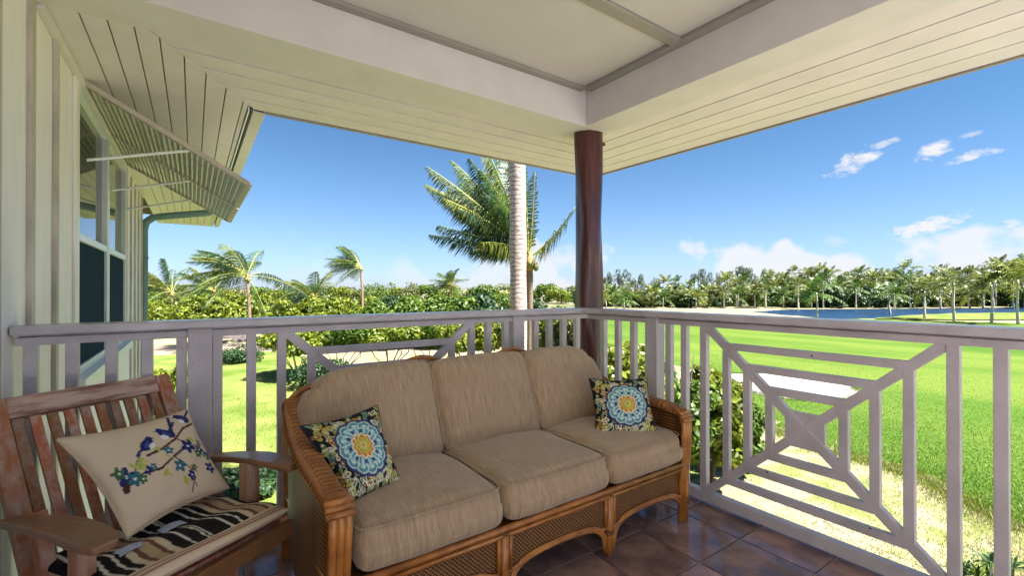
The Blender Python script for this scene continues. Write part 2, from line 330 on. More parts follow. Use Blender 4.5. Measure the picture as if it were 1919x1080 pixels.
# ---------------------------------------------------------------- ceiling, beams, soffits
CZ, BZ, SZ = 2.658, 2.405, 2.432
ceil = MB(); ceil.box(-2.9, .03, -3.9, 0, CZ + .012, CZ + .06); ceil = tag(ceil.build('ceiling', ceil_m), kind='structure')
ty = [-.0005, -.80, -1.62, -2.44, -3.26]
for k, y in enumerate(ty):
    y1 = y if k == 0 else y + .035; y0 = y - .055 if k == 0 else y - .035
    q = MB(); q.box(-2.89, -.0285, y0, y1, CZ - .014, CZ + .011); q.build('trim_board', trim_m, ceil, bevel=.003)
    if k < len(ty) - 1:
        q = MB(); q.box(-2.835, -.09, ty[k + 1] + .040, y0 - .005, CZ + .002, CZ + .0115); q.build('ceiling_panel', ceil_m, ceil)
for x0, x1 in ((-.028, .0295), (-2.89, -2.84)):
    q = MB(); q.box(x0 if x0 > -1 else x0, x1 if x0 < -1 else x1, -3.85, -.056, CZ - .0165, CZ + .0085); q.build('trim_board', trim_m, ceil, bevel=.003)
roof = thing('porch_roof', 'cream porch roof edge with boxed beams and grooved soffit boards above the railings', 'roof', (0, 0, BZ))
q = MB(); q.box(-2.885, .28, 0, .27, BZ, CZ + .1); q.build('beam', beam_m, roof, bevel=.004)
q = MB(); q.box(.03, .28, -3.9, -.0005, BZ + .001, CZ + .1); q.build('beam', beam_m, roof, bevel=.004)
EX, EY, HX = 1.215, 1.13, -2.0
bw = (EX - .283) / 5
for k in range(5):                                   # right soffit, mitred at the far corner
    x0, x1 = .283 + k * bw + .006, .283 + (k + 1) * bw - .006
    f = lambda x: .27 + (x - .283) * (EY - .27) / (EX - .283)
    for nm in ('soffit_board',):
        q = MB(); q.quad_prism([(x0, -3.9, SZ), (x1, -3.9, SZ), (x1, f(x1), SZ), (x0, f(x0), SZ)], [(x0, -3.9, SZ + .02), (x1, -3.9, SZ + .02), (x1, f(x1), SZ + .02), (x0, f(x0), SZ + .02)]); q.build(nm, soffit_m, roof, bevel=.002)
bh = (EY - .273) / 5
MITX, MITY = -2.55, .27
for k in range(5):
    y0, y1 = .273 + k * bh + .008, .273 + (k + 1) * bh - .008
    g = lambda y: .283 + (y - .27) * (EX - .283) / (EY - .27) - .008
    l_ = lambda y: MITX + (y - MITY) * (HX - MITX) / (EY - MITY) + .006
    q = MB(); q.quad_prism([(l_(y0), y0, SZ), (g(y0), y0, SZ), (g(y1), y1, SZ), (l_(y1), y1, SZ)], [(l_(y0), y0, SZ + .02), (g(y0), y0, SZ + .02), (g(y1), y1, SZ + .02), (l_(y1), y1, SZ + .02)]); q.build('soffit_board', soffit_m, roof, bevel=.002)
hb = [-2.882, -2.76, -2.665, -2.57, -2.478, -2.382, -2.283, -2.178, -2.075, -2.04]
for k in range(len(hb) - 1):
    x0, x1 = hb[k] + .003, hb[k + 1] - .003
    m_ = lambda x: max(.273, MITY + (x - MITX) * (EY - MITY) / (HX - MITX) - .006)
    q = MB(); q.quad_prism([(x0, m_(x0), SZ - .001), (x1, m_(x1), SZ - .001), (x1, 8.2, SZ - .001), (x0, 8.2, SZ - .001)], [(x0, m_(x0), SZ + .019), (x1, m_(x1), SZ + .019), (x1, 8.2, SZ + .019), (x0, 8.2, SZ + .019)]); q.build('soffit_board', soffit_m, roof, bevel=.002)
q = MB(); q.box(.28, EX - .001, -3.9, EY - .001, SZ + .0215, SZ + .03); q.box(HX - .9, .28, .27, EY - .001, SZ + .0215, SZ + .03); q.box(-2.89, HX - .05, EY - .001, 8.2, SZ + .0215, SZ + .03); q.build('soffit_backing', batten_m, roof)
q = MB(); q.box(EX, EX + .022, -3.9, EY + .022, SZ - .012, SZ + .15); q.build('fascia', trim_m, roof, bevel=.003)
q = MB(); q.box(HX + .07, EX - .0005, EY, EY + .022, SZ - .012, SZ + .15); q.build('fascia', trim_m, roof, bevel=.003)
q = MB(); q.box(-2.037, -2.028, EY + .002, 8.2, SZ - .012, SZ + .1); q.build('fascia', frame_m, roof)
gut = MB(); gut.box(HX, HX + .06, EY + .03, 8.2, SZ - .006, SZ + .004); gut.box(HX + .06, HX + .07, EY + .03, 8.2, SZ - .006, SZ + .11); gut.box(HX - .004, HX, EY + .03, 8.2, SZ - .006, SZ + .11); gut.build('gutter', beam_m, roof)
def rz(x, y):
    d1 = min(EX + .06 - x, EY + .06 - y, y + 3.9); d2 = min(HX + .08 - x, 8.3 - y, y + 3.9)
    return SZ + .16 + .36 * max(d1, d2, 0) if max(d1, d2) >= 0 else None
q = MB(); gx = [-9 + k * .5 for k in range(14)] + [HX + .08, -1.5, -1, -.5, 0, .5, .9, EX + .06]; gy = [-3.9, -3.4, -3, -2.5, -2, -1.5, -1, -.5, 0, .6, EY + .06, 1.7, 2.5, 3.5, 4.5, 5.5, 6.5, 7.5, 8.3]
for i in range(len(gx) - 1):
    for j in range(len(gy) - 1):
        xm, ym = (gx[i] + gx[i + 1]) / 2, (gy[j] + gy[j + 1]) / 2
        if ym > EY + .06 and xm > HX + .08: continue
        c4 = [(gx[i], gy[j]), (gx[i + 1], gy[j]), (gx[i + 1], gy[j + 1]), (gx[i], gy[j + 1])]
        lo = [(x, y, rz(x, y)) for x, y in c4]; q.quad_prism(lo, [(x, y, z + .05) for x, y, z in lo])
q.build('roof_covering', roof_m, roof)

# ---------------------------------------------------------------- house wall, window, downpipe
WX = -2.89
wall = thing('house_wall', 'cream board and batten house wall along the left edge of the porch', 'wall', (WX, 2, G))
WY0, WY1, WZ0, WZ1 = 1.12, 3.37, .70, 2.40
q = MB()
for bx in ((-8.9, WY0, G, 2.655), (WY1, 5.15, G, 2.43), (WY0, WY1, G, WZ0), (WY0, WY1, WZ1, 2.43)):
    q.box(WX - .15, WX, *bx)
q.build('siding', wall_m, wall)
q = MB(); q.box(-9, WX - .1501, 5.0, 5.15, G, 3.0); q.build('side_wall', wall_m, wall)
y = .205 - .404 * 12
while y < 5.1:
    z0 = -.27 if y > .13 or True else 0
    if y < 1.0 or y > 3.5:
        q = MB(); q.box(WX, WX + .018, y - .025, y + .025, G if y > .13 else 0.0, 2.40 if y > 0 else 2.64); q.build('batten', batten_m, wall, bevel=.002)
    y += .404
q = MB(); q.box(WX, WX + .03, .28, 5.15, 2.39, 2.4285); q.build('cornice', beam_m, wall, bevel=.004)
q = MB(); q.box(WX, WX + .06, WY0 - .1, WY1 + .1, WZ0 - .07, WZ0 - .002); q.build('window_sill', frame_m, wall, bevel=.004)
q = MB(); q.box(WX, WX + .014, WY0 - .09, WY0 - .002, WZ0 - .001, WZ1); q.box(WX, WX + .028, WY1 + .002, WY1 + .08, WZ0 - .001, WZ1); q.build('window_trim', wall_m, wall, bevel=.003)
mid = 2.25; ZM = 1.487
for a0, a1 in ((WY0, mid - .025), (mid + .025, WY1)):
    win = MB(); t = .035
    win.box(WX - .05, WX + .012, a0, a0 + t, WZ0, WZ1); win.box(WX - .05, WX + .012, a1 - t, a1, WZ0, WZ1)
    win.box(WX - .05, WX + .011, a0 + t, a1 - t, WZ0, WZ0 + .05); win.box(WX - .05, WX + .011, a0 + t, a1 - t, WZ1 - .05, WZ1); win.box(WX - .045, WX + .010, a0 + t, a1 - t, ZM, ZM + .045)
    wo = win.build('window', frame_m, wall, bevel=.003)
    q = MB(); q.box(WX - .03, WX - .022, a0 + t, a1 - t, ZM + .045, WZ1 - .05); q.build('pane', glass_m, wo)
    q = MB(); q.box(WX - .012, WX - .006, a0 + t, a1 - t, WZ0 + .05, ZM); q.build('insect_screen', screen_m, wo)
q = MB(); q.box(WX - .05, WX + .016, mid - .0245, mid + .0245, WZ0, WZ1); q.build('mullion', frame_m, wall, bevel=.004)
q = MB(); q.box(WX - .14, WX - .1, WY0 - .1, WY1 + .1, WZ0 - .1, WZ1 + .05); q.build('dark_interior', screen_m, wall)
q = MB(); q.box(-8, 4.5, -9.2, -9.0, G, 2.9); back = tag(q.build('added_back_wall', wall_m), 'unseen cream rear wall of the added terrace behind the porch', 'wall')  # unseen wall closing the terrace that was added for bounce light
# under-deck face
q = MB(); q.box(-2.88, -.25, -.5, -.35, G, -.281); tag(q.build('lower_wall', wall_m), 'cream ground floor wall below the deck edge', 'wall')
yp = 5.18
pipe = thing('downpipe', 'teal grey downpipe bending out from the far corner of the house wall to the gutter', 'downpipe', (WX, yp, G))
q = MB(); q.tube([(WX + .02, yp, G), (WX + .02, yp, 1.98), (WX + .04, yp, 2.08), (WX + .11, yp, 2.145), (WX + .2, yp, 2.17), (WX + .72, yp, 2.27), (WX + .85, yp, 2.34), (WX + .88, yp, 2.42)], .046, 10); q.build('pipe', pipe_m, pipe, smooth=True)
for zz in (-1.5, .3, 1.6):
    q = MB(); q.tube([(WX + .02, yp, zz), (WX + .02, yp, zz + .03)], .053, 10); q.build('bracket', pipe_m, pipe)

# ---------------------------------------------------------------- top-hung shutter over the window
sh = thing('awning_shutter', 'sage louvred awning shutter propped open over the wall window', 'shutter', (WX, 2.24, 2.42))
h0 = Vector((WX + .01, 0, 2.425)); h1 = Vector((WX + .865, 0, 1.93)); sdv = (h1 - h0).normalized(); SL = (h1 - h0).length; nrm = Vector((0, 1, 0)).cross(sdv)
SY0, SY1 = 1.2, 3.28; SM = (SY0 + SY1) / 2
for yy, nm in ((SY0, 'side_rail'), (SM, 'side_rail'), (SY1, 'side_rail')):
    q = MB(); q.bar(h0 + Vector((0, yy, 0)), h1 + Vector((0, yy, 0)), (0, 1, 0), .045, .03); q.build(nm, shutframe_m, sh, bevel=.003)
for pp in (h0, h1):
    for y0, y1 in ((SY0 + .023, SM - .023), (SM + .023, SY1 - .023)):
        q = MB(); q.bar(pp + Vector((0, y0, 0)), pp + Vector((0, y1, 0)), sdv, .04, .028); q.build('cross_rail', shutframe_m, sh, bevel=.003)
ns = 27
for k in range(ns):
    c0 = h0 + sdv * (SL * (k + 1) / (ns + 1)); tl = (sdv * math.cos(R(30)) + nrm * math.sin(R(30)))
    for y0, y1 in ((SY0 + .023, SM - .023), (SM + .023, SY1 - .023)):
        q = MB(); q.bar(c0 + Vector((0, y0, 0)), c0 + Vector((0, y1, 0)), tl, .040, .006); q.build('slat', shut_m, sh)
for y0, y1 in ((SY0 + .03, SM - .03), (SM + .03, SY1 - .03)):
    for fr in (.33, .66):
        yy = y0 + (y1 - y0) * fr; q = MB(); q.bar(h0 + sdv * .04 + Vector((0, yy, 0)) - nrm * .02, h1 - sdv * .03 + Vector((0, yy, 0)) - nrm * .02, (0, 1, 0), .010, .008); q.build('tilt_rod', shut_m, sh)
for yy in (SY0 + .03, SM, SY1 - .03):
    q = MB(); q.tube([(WX + .03, yy, 1.97), tuple(h0 + sdv * (SL * .62) + Vector((0, yy, 0)))], .009, 6); q.build('support_arm', frame_m, sh)

# ---------------------------------------------------------------- log post
cx, cy = .165, .115
post = thing('log_post', 'dark red brown varnished log post at the railing corner under the beams', 'post', (cx, cy, G))
q = MB(); rnd = random.Random(4); pts = []; rr = []
n = 90
i0 = 0
for k in range(n + 1):
    z = G + (BZ - G) * k / n
    for j in range(20):
        a = 2 * math.pi * j / 20
        rad = .102 + .009 * math.sin(3 * a + z * 1.7) + .007 * math.sin(2 * a - z * 4.1) + .005 * math.sin(4 * a + z * 6.3) + .006 * math.sin(5 * a - z * 2.6) + .004 * math.sin(a * 2 + z * 7) + .003 * math.sin(a * 9 + z * 1.1) - .006 * max(0, (z - 1.5)) 
        rad += .010 * math.exp(-((z - 1.55) ** 2) / .01) * max(0, math.cos(a + 2.2)) 
        q.v.append((cx + .012 * math.sin(z * 1.9) + rad * math.cos(a), cy + rad * math.sin(a), z))
for k in range(n):
    for j in range(20): a = k * 20 + j; c_ = k * 20 + (j + 1) % 20; q.f.append((a, c_, c_ + 20, a + 20))
q.build('log', log_m, post, smooth=True)
q = MB(); q.tube([(cx + .10, cy - .02, 2.335), (cx + .135, cy - .03, 2.345), (cx + .15, cy - .03, 2.338)], [.02, .016, .008], 8); q.build('knot', log_m, post, smooth=True)

# ---------------------------------------------------------------- railings
def railing(name, label, ax, a_start, a_end, posts, bals, panel, inner):
    """ax: 'x' runs along x at y=0..; 'y' runs along y at x=0.."""
    t = thing(name, label, 'railing', ((a_start + a_end) / 2, 0, 0) if ax == 'x' else (0, (a_start + a_end) / 2, 0))
    def bx(nm, u0, u1, v0, v1, z0, z1, m=rail_m, bev=.003):
        q = MB(); q.box(u0, u1, v0, v1, z0, z1) if ax == 'x' else q.box(v0, v1, u0, u1, z0, z1); return q.build(nm, m, t, bevel=bev)
    def P(u, v, z): return (u, v, z) if ax == 'x' else (v, u, z)
    side = (0, 1, 0) if ax == 'x' else (1, 0, 0)
    bx('handrail', a_start, a_end, -.045, .088, 1.031, 1.066, railtop_m, .006)
    bx('spacer', a_start + .01, a_end, .020, .034, 1.0215, 1.0305, bev=0)
    bx('sub_rail', a_start + .003, a_end if ax == 'y' else a_end - .0, .003, .041, .990, 1.0210)
    bx('bottom_rail', a_start + .003, a_end, .001, .045, .014, .072)
    for p in posts: bx('post', p - .0445, p + .0445, -.012, .068, -.005, 1.0302, bev=.004)
    for u in bals: bx('baluster', u - .019, u + .019, .004, .040, .0725, .9935, bev=.002)
    p0, p1 = panel; c = (p0 + p1) / 2; zb, zt = .073, .993; zc = (zb + zt) / 2; hw = (p1 - p0) / 2 - .019
    for sx in (-1, 1):                       # the two diagonals meet at a square block
        for sz in (-1, 1):
            q = MB(); q.bar(P(c, .0214 if sx == sz else .0227, zc), P(c + sx * (hw + .004), .0214 if sx == sz else .0227, zc + sz * ((zt - zb) / 2 + .003)), side, .030, .042); q.build('diagonal', rail_m, t, bevel=.002)
    e = .085
    q = MB(); oct_ = [(c + a * e, zc + b_ * e) for a, b_ in ((-1, -.72), (-.72, -1), (.72, -1), (1, -.72), (1, .72), (.72, 1), (-.72, 1), (-1, .72))]
    q.quad_prism([P(u, .0115, z) for u, z in oct_], [P(u, .033, z) for u, z in oct_]); q.build('centre_block', rail_m, t, bevel=.002)
    for s_ in inner:
        fx = s_; hz = (zt - zb) / 2
        du = hw - fx                          # bar at distance du from the centre reaches the diagonals at that height
        for sx in (-1, 1):
            hh = du / hw * hz - .012
            q = MB(); q.bar(P(c + sx * du, .0215, zc - hh), P(c + sx * du, .0215, zc + hh), side, .031, .036); q.build('panel_upright', rail_m, t, bevel=.002)
            q = MB(); zz = zc + sx * (hz - fx * .88); uu = (hz - fx * .88) / hz * hw - .014
            q.bar(P(c - uu, .0212, zz), P(c + uu, .0212, zz), side, .0315, .036); q.build('panel_crossbar', rail_m, t, bevel=.002)
    return t
railing('railing', 'mauve grey railing along the far side behind the sofa, left of the log post', 'x', -2.885, .0845, [-2.315, -.589],
        [-2.841, -2.727, -2.611, -2.497, -2.381, -2.25, -2.117, -1.989, -.932, -.811, -.678, -.431, -.308, -.178, -.047], (-1.989, -.932), (.117, .234, .351))
railing('railing', 'mauve grey railing along the right side overlooking the golf course', 'y', -3.9, -.0355, [-.606, -2.62],
        [-.181, -.314, -.447, -.72, -.826, -.95, -1.977, -2.101, -2.222, -2.343, -2.464, -2.79, -2.91, -3.03, -3.15, -3.27, -3.39, -3.51], (-1.977, -.95), (.112, .224, .336))

rr_ = [o for o in bpy.data.objects if o.name.startswith('railing')][-1]
for yy, zz in ((-1.50, .893), (-1.30, .29), (-1.72, .19)):
    q = MB(); q.tube([(.0005, yy, zz), (.0065, yy, zz)], .0045, 8); q.build('screw', roof_m, rr_)
# ---------------------------------------------------------------- sofa
def rounded_box(half, r, n=18, puff=(0, 0, 0), deform=None):
    """rounded box as a grid; returns V, F"""
    hx, hy, hz = half; V = []; F = []
    for ax in range(3):
        for sgn in (-1, 1):
            i0 = len(V); u, v = [(1, 2), (2, 0), (0, 1)][ax]
            for a in range(n + 1):
                for b_ in range(n + 1):
                    p = [0, 0, 0]; p[ax] = sgn * half[ax]
                    ea = math.sin((a / n - .5) * math.pi) * .55 + (a / n * 2 - 1) * .45; eb = math.sin((b_ / n - .5) * math.pi) * .55 + (b_ / n * 2 - 1) * .45
                    p[u] = ea * half[u]; p[v] = eb * half[v]
                    c = [max(-half[k] + r, min(half[k] - r, p[k])) for k in range(3)]; d = Vector([p[k] - c[k] for k in range(3)])
                    if d.length > 1e-9: d = d.normalized() * r
                    q = [c[k] + d[k] for k in range(3)]
                    s_ = [q[k] / half[k] for k in range(3)]
                    for k in range(3):
                        o1, o2 = [j for j in range(3) if j != k]
                        q[k] += puff[k] * s_[k] * (1 - s_[o1] ** 2) * (1 - s_[o2] ** 2)
                    V.append(deform(q) if deform else tuple(q))
            for a in range(n):
                for b_ in range(n):
                    k = i0 + a * (n + 1) + b_; f = (k, k + 1, k + n + 2, k + n + 1); F.append(f if sgn < 0 else f[::-1])
    return V, F
SX, SY = -1.12, -.60
sofa = thing('sofa', 'three seat rattan sofa with tan slub cushions in front of the railings', 'sofa', (SX, SY, 0))
XL, XR, YF, YB = -2.0, -.235, -1.00, -.20        # outer frame
DIV = [-1.93, -1.375, -.805, -.265]
def frame_pole(name, pts, r=.014, m=rattan_m, parent=None, n=8): q = MB(); q.tube(pts, r, n); return q.build(name, m, parent or sofa, smooth=True)
for k in range(3):                               # seat cushions
    x0, x1 = DIV[k] + .003, DIV[k + 1] - .003; hx = (x1 - x0) / 2
    def df(p, x0=x0, x1=x1, hx=hx):
        x, y, z = p; yy = y - .66 + (.02 if z > 0 else 0)
        zz = z + .385 - .03 * max(0, (y / .36)) + .0035 * math.sin(x * 23 + k) * math.sin(y * 17)
        return ((x0 + x1) / 2 + x, yy, zz)
    V, F = rounded_box((hx, .37, .077), .05, 20, (.006, .018, .02), df)
    q = MB(); q.v = V; q.f = F; cu = q.build('seat_cushion', sofa_m, sofa, smooth=True)
    for zz in (.066,):
        pts = []
        for a in range(49):
            an = 2 * math.pi * a / 48; ca, sa = math.cos(an), math.sin(an); e = .16
            px_, py_ = (hx + .001) * math.copysign(abs(ca) ** e, ca), .371 * math.copysign(abs(sa) ** e, sa)
            r_ = df((px_, py_, zz)); pts.append(r_)
        frame_pole('piping', pts, .0035, sofa_m, cu, 5)
BD = [-1.985, -1.375, -.80, -.245]
for k in range(3):                               # back cushions, leaning back, outer corners rounded
    x0, x1 = BD[k] + .002, BD[k + 1] - .002; hx = (x1 - x0) / 2
    def df(p, x0=x0, x1=x1, hx=hx):
        x, y, z = p
        Rr = .20 if k != 1 else 0
        if Rr:
            sx = -1 if k == 0 else 1; u = (sx * x - (hx - Rr)) / Rr; w = (z - (.215 - Rr)) / Rr
            if u > 0 and w > 0:
                m_ = max(u, w); l_ = math.hypot(u, w); u, w = u * m_ / l_, w * m_ / l_; x = sx * (hx - Rr + u * Rr); z = .215 - Rr + w * Rr
        z += .004 * math.sin(x * 9 + k)
        return ((x0 + x1) / 2 + x, -.455 + y + (z + .21) * .42, .625 + z * .98 + (y * -.25))
    V, F = rounded_box((hx, .085, .215), .05, 20, (.004, .03, .006), df)
    q = MB(); q.v = V; q.f = F; cu = q.build('back_cushion', sofa_m, sofa, smooth=True)
    pts = []
    for a in range(65):
        an = 2 * math.pi * a / 64; ca, sa = math.cos(an), math.sin(an); e = .2
        pts.append(df(((hx) * math.copysign(abs(ca) ** e, ca), -.06, .215 * math.copysign(abs(sa) ** e, sa))))
    frame_pole('piping', pts, .0035, sofa_m, cu, 5)
# front apron: top rails, woven panels, legs, arches
LG = [XL + .035, -1.375, -.805, XR - .005]
frame_pole('seat_rail', [(XL + .02, YF - .012, .300), (XR, YF - .012, .300)], .013)
frame_pole('seat_rail', [(XL + .02, YF - .006, .272), (XR, YF - .006, .272)], .010)
for i, lx in enumerate(LG):
    q = MB(); q.tube([(lx, YF, .295), (lx, YF, .12), (lx, YF + .004, .002)], [.017, .020, .014], 10); lg = q.build('leg', rattan_m, sofa, smooth=True)
    for zz in (.10, .115, .275):
        q = MB(); q.tube([(lx, YF, zz), (lx, YF, zz + .010)], .0225, 10); q.build('binding', rattan_d, lg, smooth=True)
    if i not in (0,3):
        for s_ in (-1, 1): frame_pole('panel_edge', [(lx + s_ * .027, YF - .004, .262), (lx + s_ * .027, YF - .004, .135)], .008)
for k in range(3):
    a0, a1 = LG[k], LG[k + 1]; cxm = (a0 + a1) / 2; hw = (a1 - a0) / 2 - .02
    def arch(u, base, rise, hw_=hw): return base + rise * (1 - abs(u) ** 3.2) ** .6
    q = MB(); nn = 28; top = .264
    for j in range(nn + 1):
        u = -1 + 2 * j / nn; zb_ = .135 + .035 * (1 - u * u)
        q.v += [(cxm + u * hw, YF + .004, zb_), (cxm + u * hw, YF + .004, top), (cxm + u * hw, YF + .014, zb_), (cxm + u * hw, YF + .014, top)]
    for j in range(nn):
        a = 4 * j; q.f += [(a, a + 4, a + 5, a + 1), (a + 2, a + 3, a + 7, a + 6), (a, a + 2, a + 6, a + 4), (a + 1, a + 5, a + 7, a + 3)]
    q.build('woven_panel', weave_m, sofa)
    frame_pole('panel_edge', [(cxm + u * hw, YF - .004, .128 + .035 * (1 - u * u)) for u in [-1 + j / 10 for j in range(21)]], .0075)
    for off, r_ in ((0, .0075), (.017, .007)):
        pts = []
        for j in range(33):
            u = -1 + j / 16; w = hw + .006 - off * .7
            zz = .02 + off * .2 + (.118 - off + .012) * (1 - min(1, abs(u)) ** 6) ** .42 + .02 * (1 - u * u)
            pts.append((cxm + u * w, YF - .002 + off * .1, zz))
        frame_pole('arch', pts, r_)
# side frames: curved arm panel (left and right)
def armtop(t):                                    # profile from the front post up over the back: (y, z)
    P_ = [(YF + .0, .555), (YF + .10, .572), (YF + .26, .578), (YF + .42, .592), (YF + .56, .625), (YF + .68, .67), (YF + .79, .70)]
    f = t * (len(P_) - 1); i = min(int(f), len(P_) - 2); f -= i; a, b_ = P_[i], P_[i + 1]
    f2 = f; return a[0] + (b_[0] - a[0]) * f2, a[1] + (b_[1] - a[1]) * f2
for sx, X in ((-1, XL), (1, XR)):
    q = MB(); nn = 30                              # woven outer skin, with thickness
    for j in range(nn + 1):
        y, z = armtop(j / nn); bulge = .018 * math.sin(math.pi * j / nn)
        for dx in (0, -sx * .012): q.v += [(X + dx + sx * bulge, y, .10), (X + dx + sx * bulge, y, z - .01)]
    for j in range(nn):
        a = 4 * j; q.f += [(a, a + 4, a + 5, a + 1), (a + 2, a + 3, a + 7, a + 6), (a + 1, a + 5, a + 7, a + 3), (a, a + 2, a + 6, a + 4)]
    q.build('arm_panel', weave_m, sofa)
    for dx, r_ in ((0.0, .015), (-.020, .013), (-.036, .012)):
        pts = []
        for j in range(31):
            y, z = armtop(j / 30); pts.append((X - sx * dx * -1 * -1 * 1.0 if False else X + sx * dx + sx * .018 * math.sin(math.pi * j / 30), y, z + (.002 if dx == 0 else .006)))
        frame_pole('arm_rail', pts, r_)
    for j in range(84):                            # binding wound over the arm
        t_ = .0 + .98 * j / 83; y, z = armtop(t_)
        frame_pole('arm_binding', [(X + sx * (.02 + .018 * math.sin(math.pi * t_)), y, z - .012), (X + sx * .005, y, z + .022), (X - sx * .038, y, z + .020), (X - sx * .050, y, z - .010)], .0048, (rattan_d, rattan_m, rattan_m)[(j * 7) % 3], n=5)
    for dx in (.0, .022, .044):                    # three front uprights curving into the arm
        xx = X - sx * dx; frame_pole('front_upright', [(xx, YF, .004), (xx + sx * .004, YF - .006, .25), (xx + sx * .002, YF - .02, .42), (xx, YF - .024, .50), (xx, YF - .006, .555), (xx, YF + .03, .572)], .0135)
    for zz in (.53, .545, .56):
        q = MB(); q.tube([(X + sx * .022, YF - .030 + (zz - .53) * .8, zz), (X - sx * .060, YF - .030 + (zz - .53) * .8, zz)], .011, 8); q.build('arm_cap', rattan_m, sofa, smooth=True)
    for zz in (.30, .16): frame_pole('side_rail', [(X, YF, zz), (X, YB - .02, zz)], .012)
    q = MB(); q.tube([(X, YB, .002), (X, YB - .03, .3), (X, YB + .0, .70)], .018, 8); q.build('leg', rattan_m, sofa, smooth=True)
for zz in (.0, -.03): frame_pole('back_rail', [(XL, YB, .69 + zz), (XL + .05, YB, .74 + zz), (XL + .22, YB + .0, .80 + zz), (XL + .4, YB + .0, .812 + zz), (XR - .4, YB + .0, .812 + zz), (XR - .22, YB + .0, .80 + zz), (XR - .05, YB, .74 + zz), (XR, YB + .0, .69 + zz)], .014)
for x in (-1.375, -.80):
    frame_pole('back_peak', [(x - .11, YB - .01, .822), (x - .04, YB - .035, .846), (x, YB - .04, .852), (x + .04, YB - .035, .846), (x + .11, YB - .01, .822)], .012, rattan_m)
q = MB(); q.box(XL + .02, XR - .02, YB - .02, YB - .005, .3, .70); q.build('back_panel', weave_m, sofa)
q = MB(); q.box(XL + .02, XR - .02, YF + .015, YB - .021, .285, .30); q.build('seat_deck', rattan_d, sofa)
frame_pole('side_rail', [(XL, YB - .02, .3), (XR, YB - .02, .3)], .012)

# ---------------------------------------------------------------- printed pillows
class Canvas:
    def __init__(s, w, h, bgc): s.w, s.h = w, h; s.a = np.ones((h, w, 3)) * np.array(bgc); s.Y, s.X = np.mgrid[0:h, 0:w]; s.X = (s.X + .5) / w; s.Y = (s.Y + .5) / h; s.asp = w / h
    def put(s, m, c): s.a[m] = c
    def ell(s, x, y, rx, ry, c, ang=0):
        dx, dy = (s.X - x) * s.asp, (s.Y - y); ca, sa = math.cos(ang), math.sin(ang); s.put(((dx * ca + dy * sa) / rx) ** 2 + ((-dx * sa + dy * ca) / ry) ** 2 < 1, c)
    def line(s, pts, w, c):
        for (x0, y0), (x1, y1) in zip(pts, pts[1:]):
            ax, ay = x0 * s.asp, y0; bx_, by = x1 * s.asp, y1; dx, dy = bx_ - ax, by - ay; L2 = dx * dx + dy * dy + 1e-9
            t = np.clip(((s.X * s.asp - ax) * dx + (s.Y - ay) * dy) / L2, 0, 1); s.put(((s.X * s.asp - ax - t * dx) ** 2 + (s.Y - ay - t * dy) ** 2) < w * w, c)
    def cols(s, U, Vv):
        ix = np.clip((U * s.w).astype(int), 0, s.w - 1); iy = np.clip((Vv * s.h).astype(int), 0, s.h - 1); c = s.a[iy, ix]; return np.concatenate([c, np.ones(c.shape[:-1] + (1,))], -1)
def pillow(name, label, TL, TR, BR, BL, thick, canvas, backc, n=110, sag=.0):
    """TL.. are the corners of the seam; the face bulges towards the viewer side"""
    TL, TR, BR, BL = map(Vector, (TL, TR, BR, BL)); c0 = (TL + TR + BR + BL) / 4
    nr = (TR - TL + BR - BL).cross(TL - BL + TR - BR).normalized()
    if nr.dot(Vector((OX, OY, H)) - c0) < 0: nr = -nr
    U, W = np.meshgrid(np.linspace(0, 1, n + 1), np.linspace(0, 1, n + 1)); V = []; C = []; F = []
    for sgn in (1, -1):
        a = 2 * U - 1; b_ = 2 * W - 1
        pin = 1 - .07 * (np.abs(a) ** 2) * (1 - np.abs(b_) ** 2) * 0 
        # edges draw in between the corners
        uu = U + (.5 - U) * .10 * (1 - b_ ** 2); ww = W + (.5 - W) * .10 * (1 - a ** 2)
        base = (np.array(TL)[None, None] * ((1 - uu) * (1 - ww))[..., None] + np.array(TR)[None, None] * (uu * (1 - ww))[..., None] + np.array(BR)[None, None] * (uu * ww)[..., None] + np.array(BL)[None, None] * ((1 - uu) * ww)[..., None])
        hgt_ = thick / 2 * ((1 - a ** 2).clip(0) ** .45) * ((1 - b_ ** 2).clip(0) ** .45)
        hgt_ = hgt_ * (1 + .05 * np.sin(a * 5 + 1) * np.sin(b_ * 4)) + .0025 * np.sin(a * 13 + b_ * 9) * (1 - a ** 4) * (1 - b_ ** 4) + sag * np.exp(-((a + .2) ** 2 + (b_ - .6) ** 2) * 6) * np.sin(b_ * 14)*(1-b_**4)
        P_ = base + np.array(nr)[None, None] * (sgn * hgt_)[..., None]
        V.append(P_.reshape(-1, 3)); C.append(canvas.cols(U, W).reshape(-1, 4) if sgn > 0 else np.tile(np.array([*backc, 1.]), ((n + 1) ** 2, 1)))
        k = np.arange((n + 1) * (n + 1)).reshape(n + 1, n + 1) + (0 if sgn > 0 else (n + 1) ** 2)
        q = np.stack([k[:-1, :-1], k[1:, :-1], k[1:, 1:], k[:-1, 1:]], -1).reshape(-1, 4); F.append(q if sgn > 0 else q[:, ::-1])
    V = np.concatenate(V); C = np.concatenate(C); F = np.concatenate(F); V = V - np.array(c0)
    o = link(name, npmesh(name, V, F, print_m, True, C)); o.location = c0
    edge = []
    for (A, B_) in ((TL, TR), (TR, BR), (BR, BL), (BL, TL)):
        for t in range(12):
            t /= 12; e = A.lerp(B_, t); e = e + (c0 - e) * (.10 * (1 - (2 * t - 1) ** 2)) * .98; edge.append(tuple(e - c0))
    edge.append(edge[0])
    q = MB(); q.tube(edge, .004, 6, False); pm = mat('pillow piping', backc, .7); w_ = link('seam', q.mesh('seam', pm, (0, 0, 0), True), o)
    return tag(o, label, 'pillow')
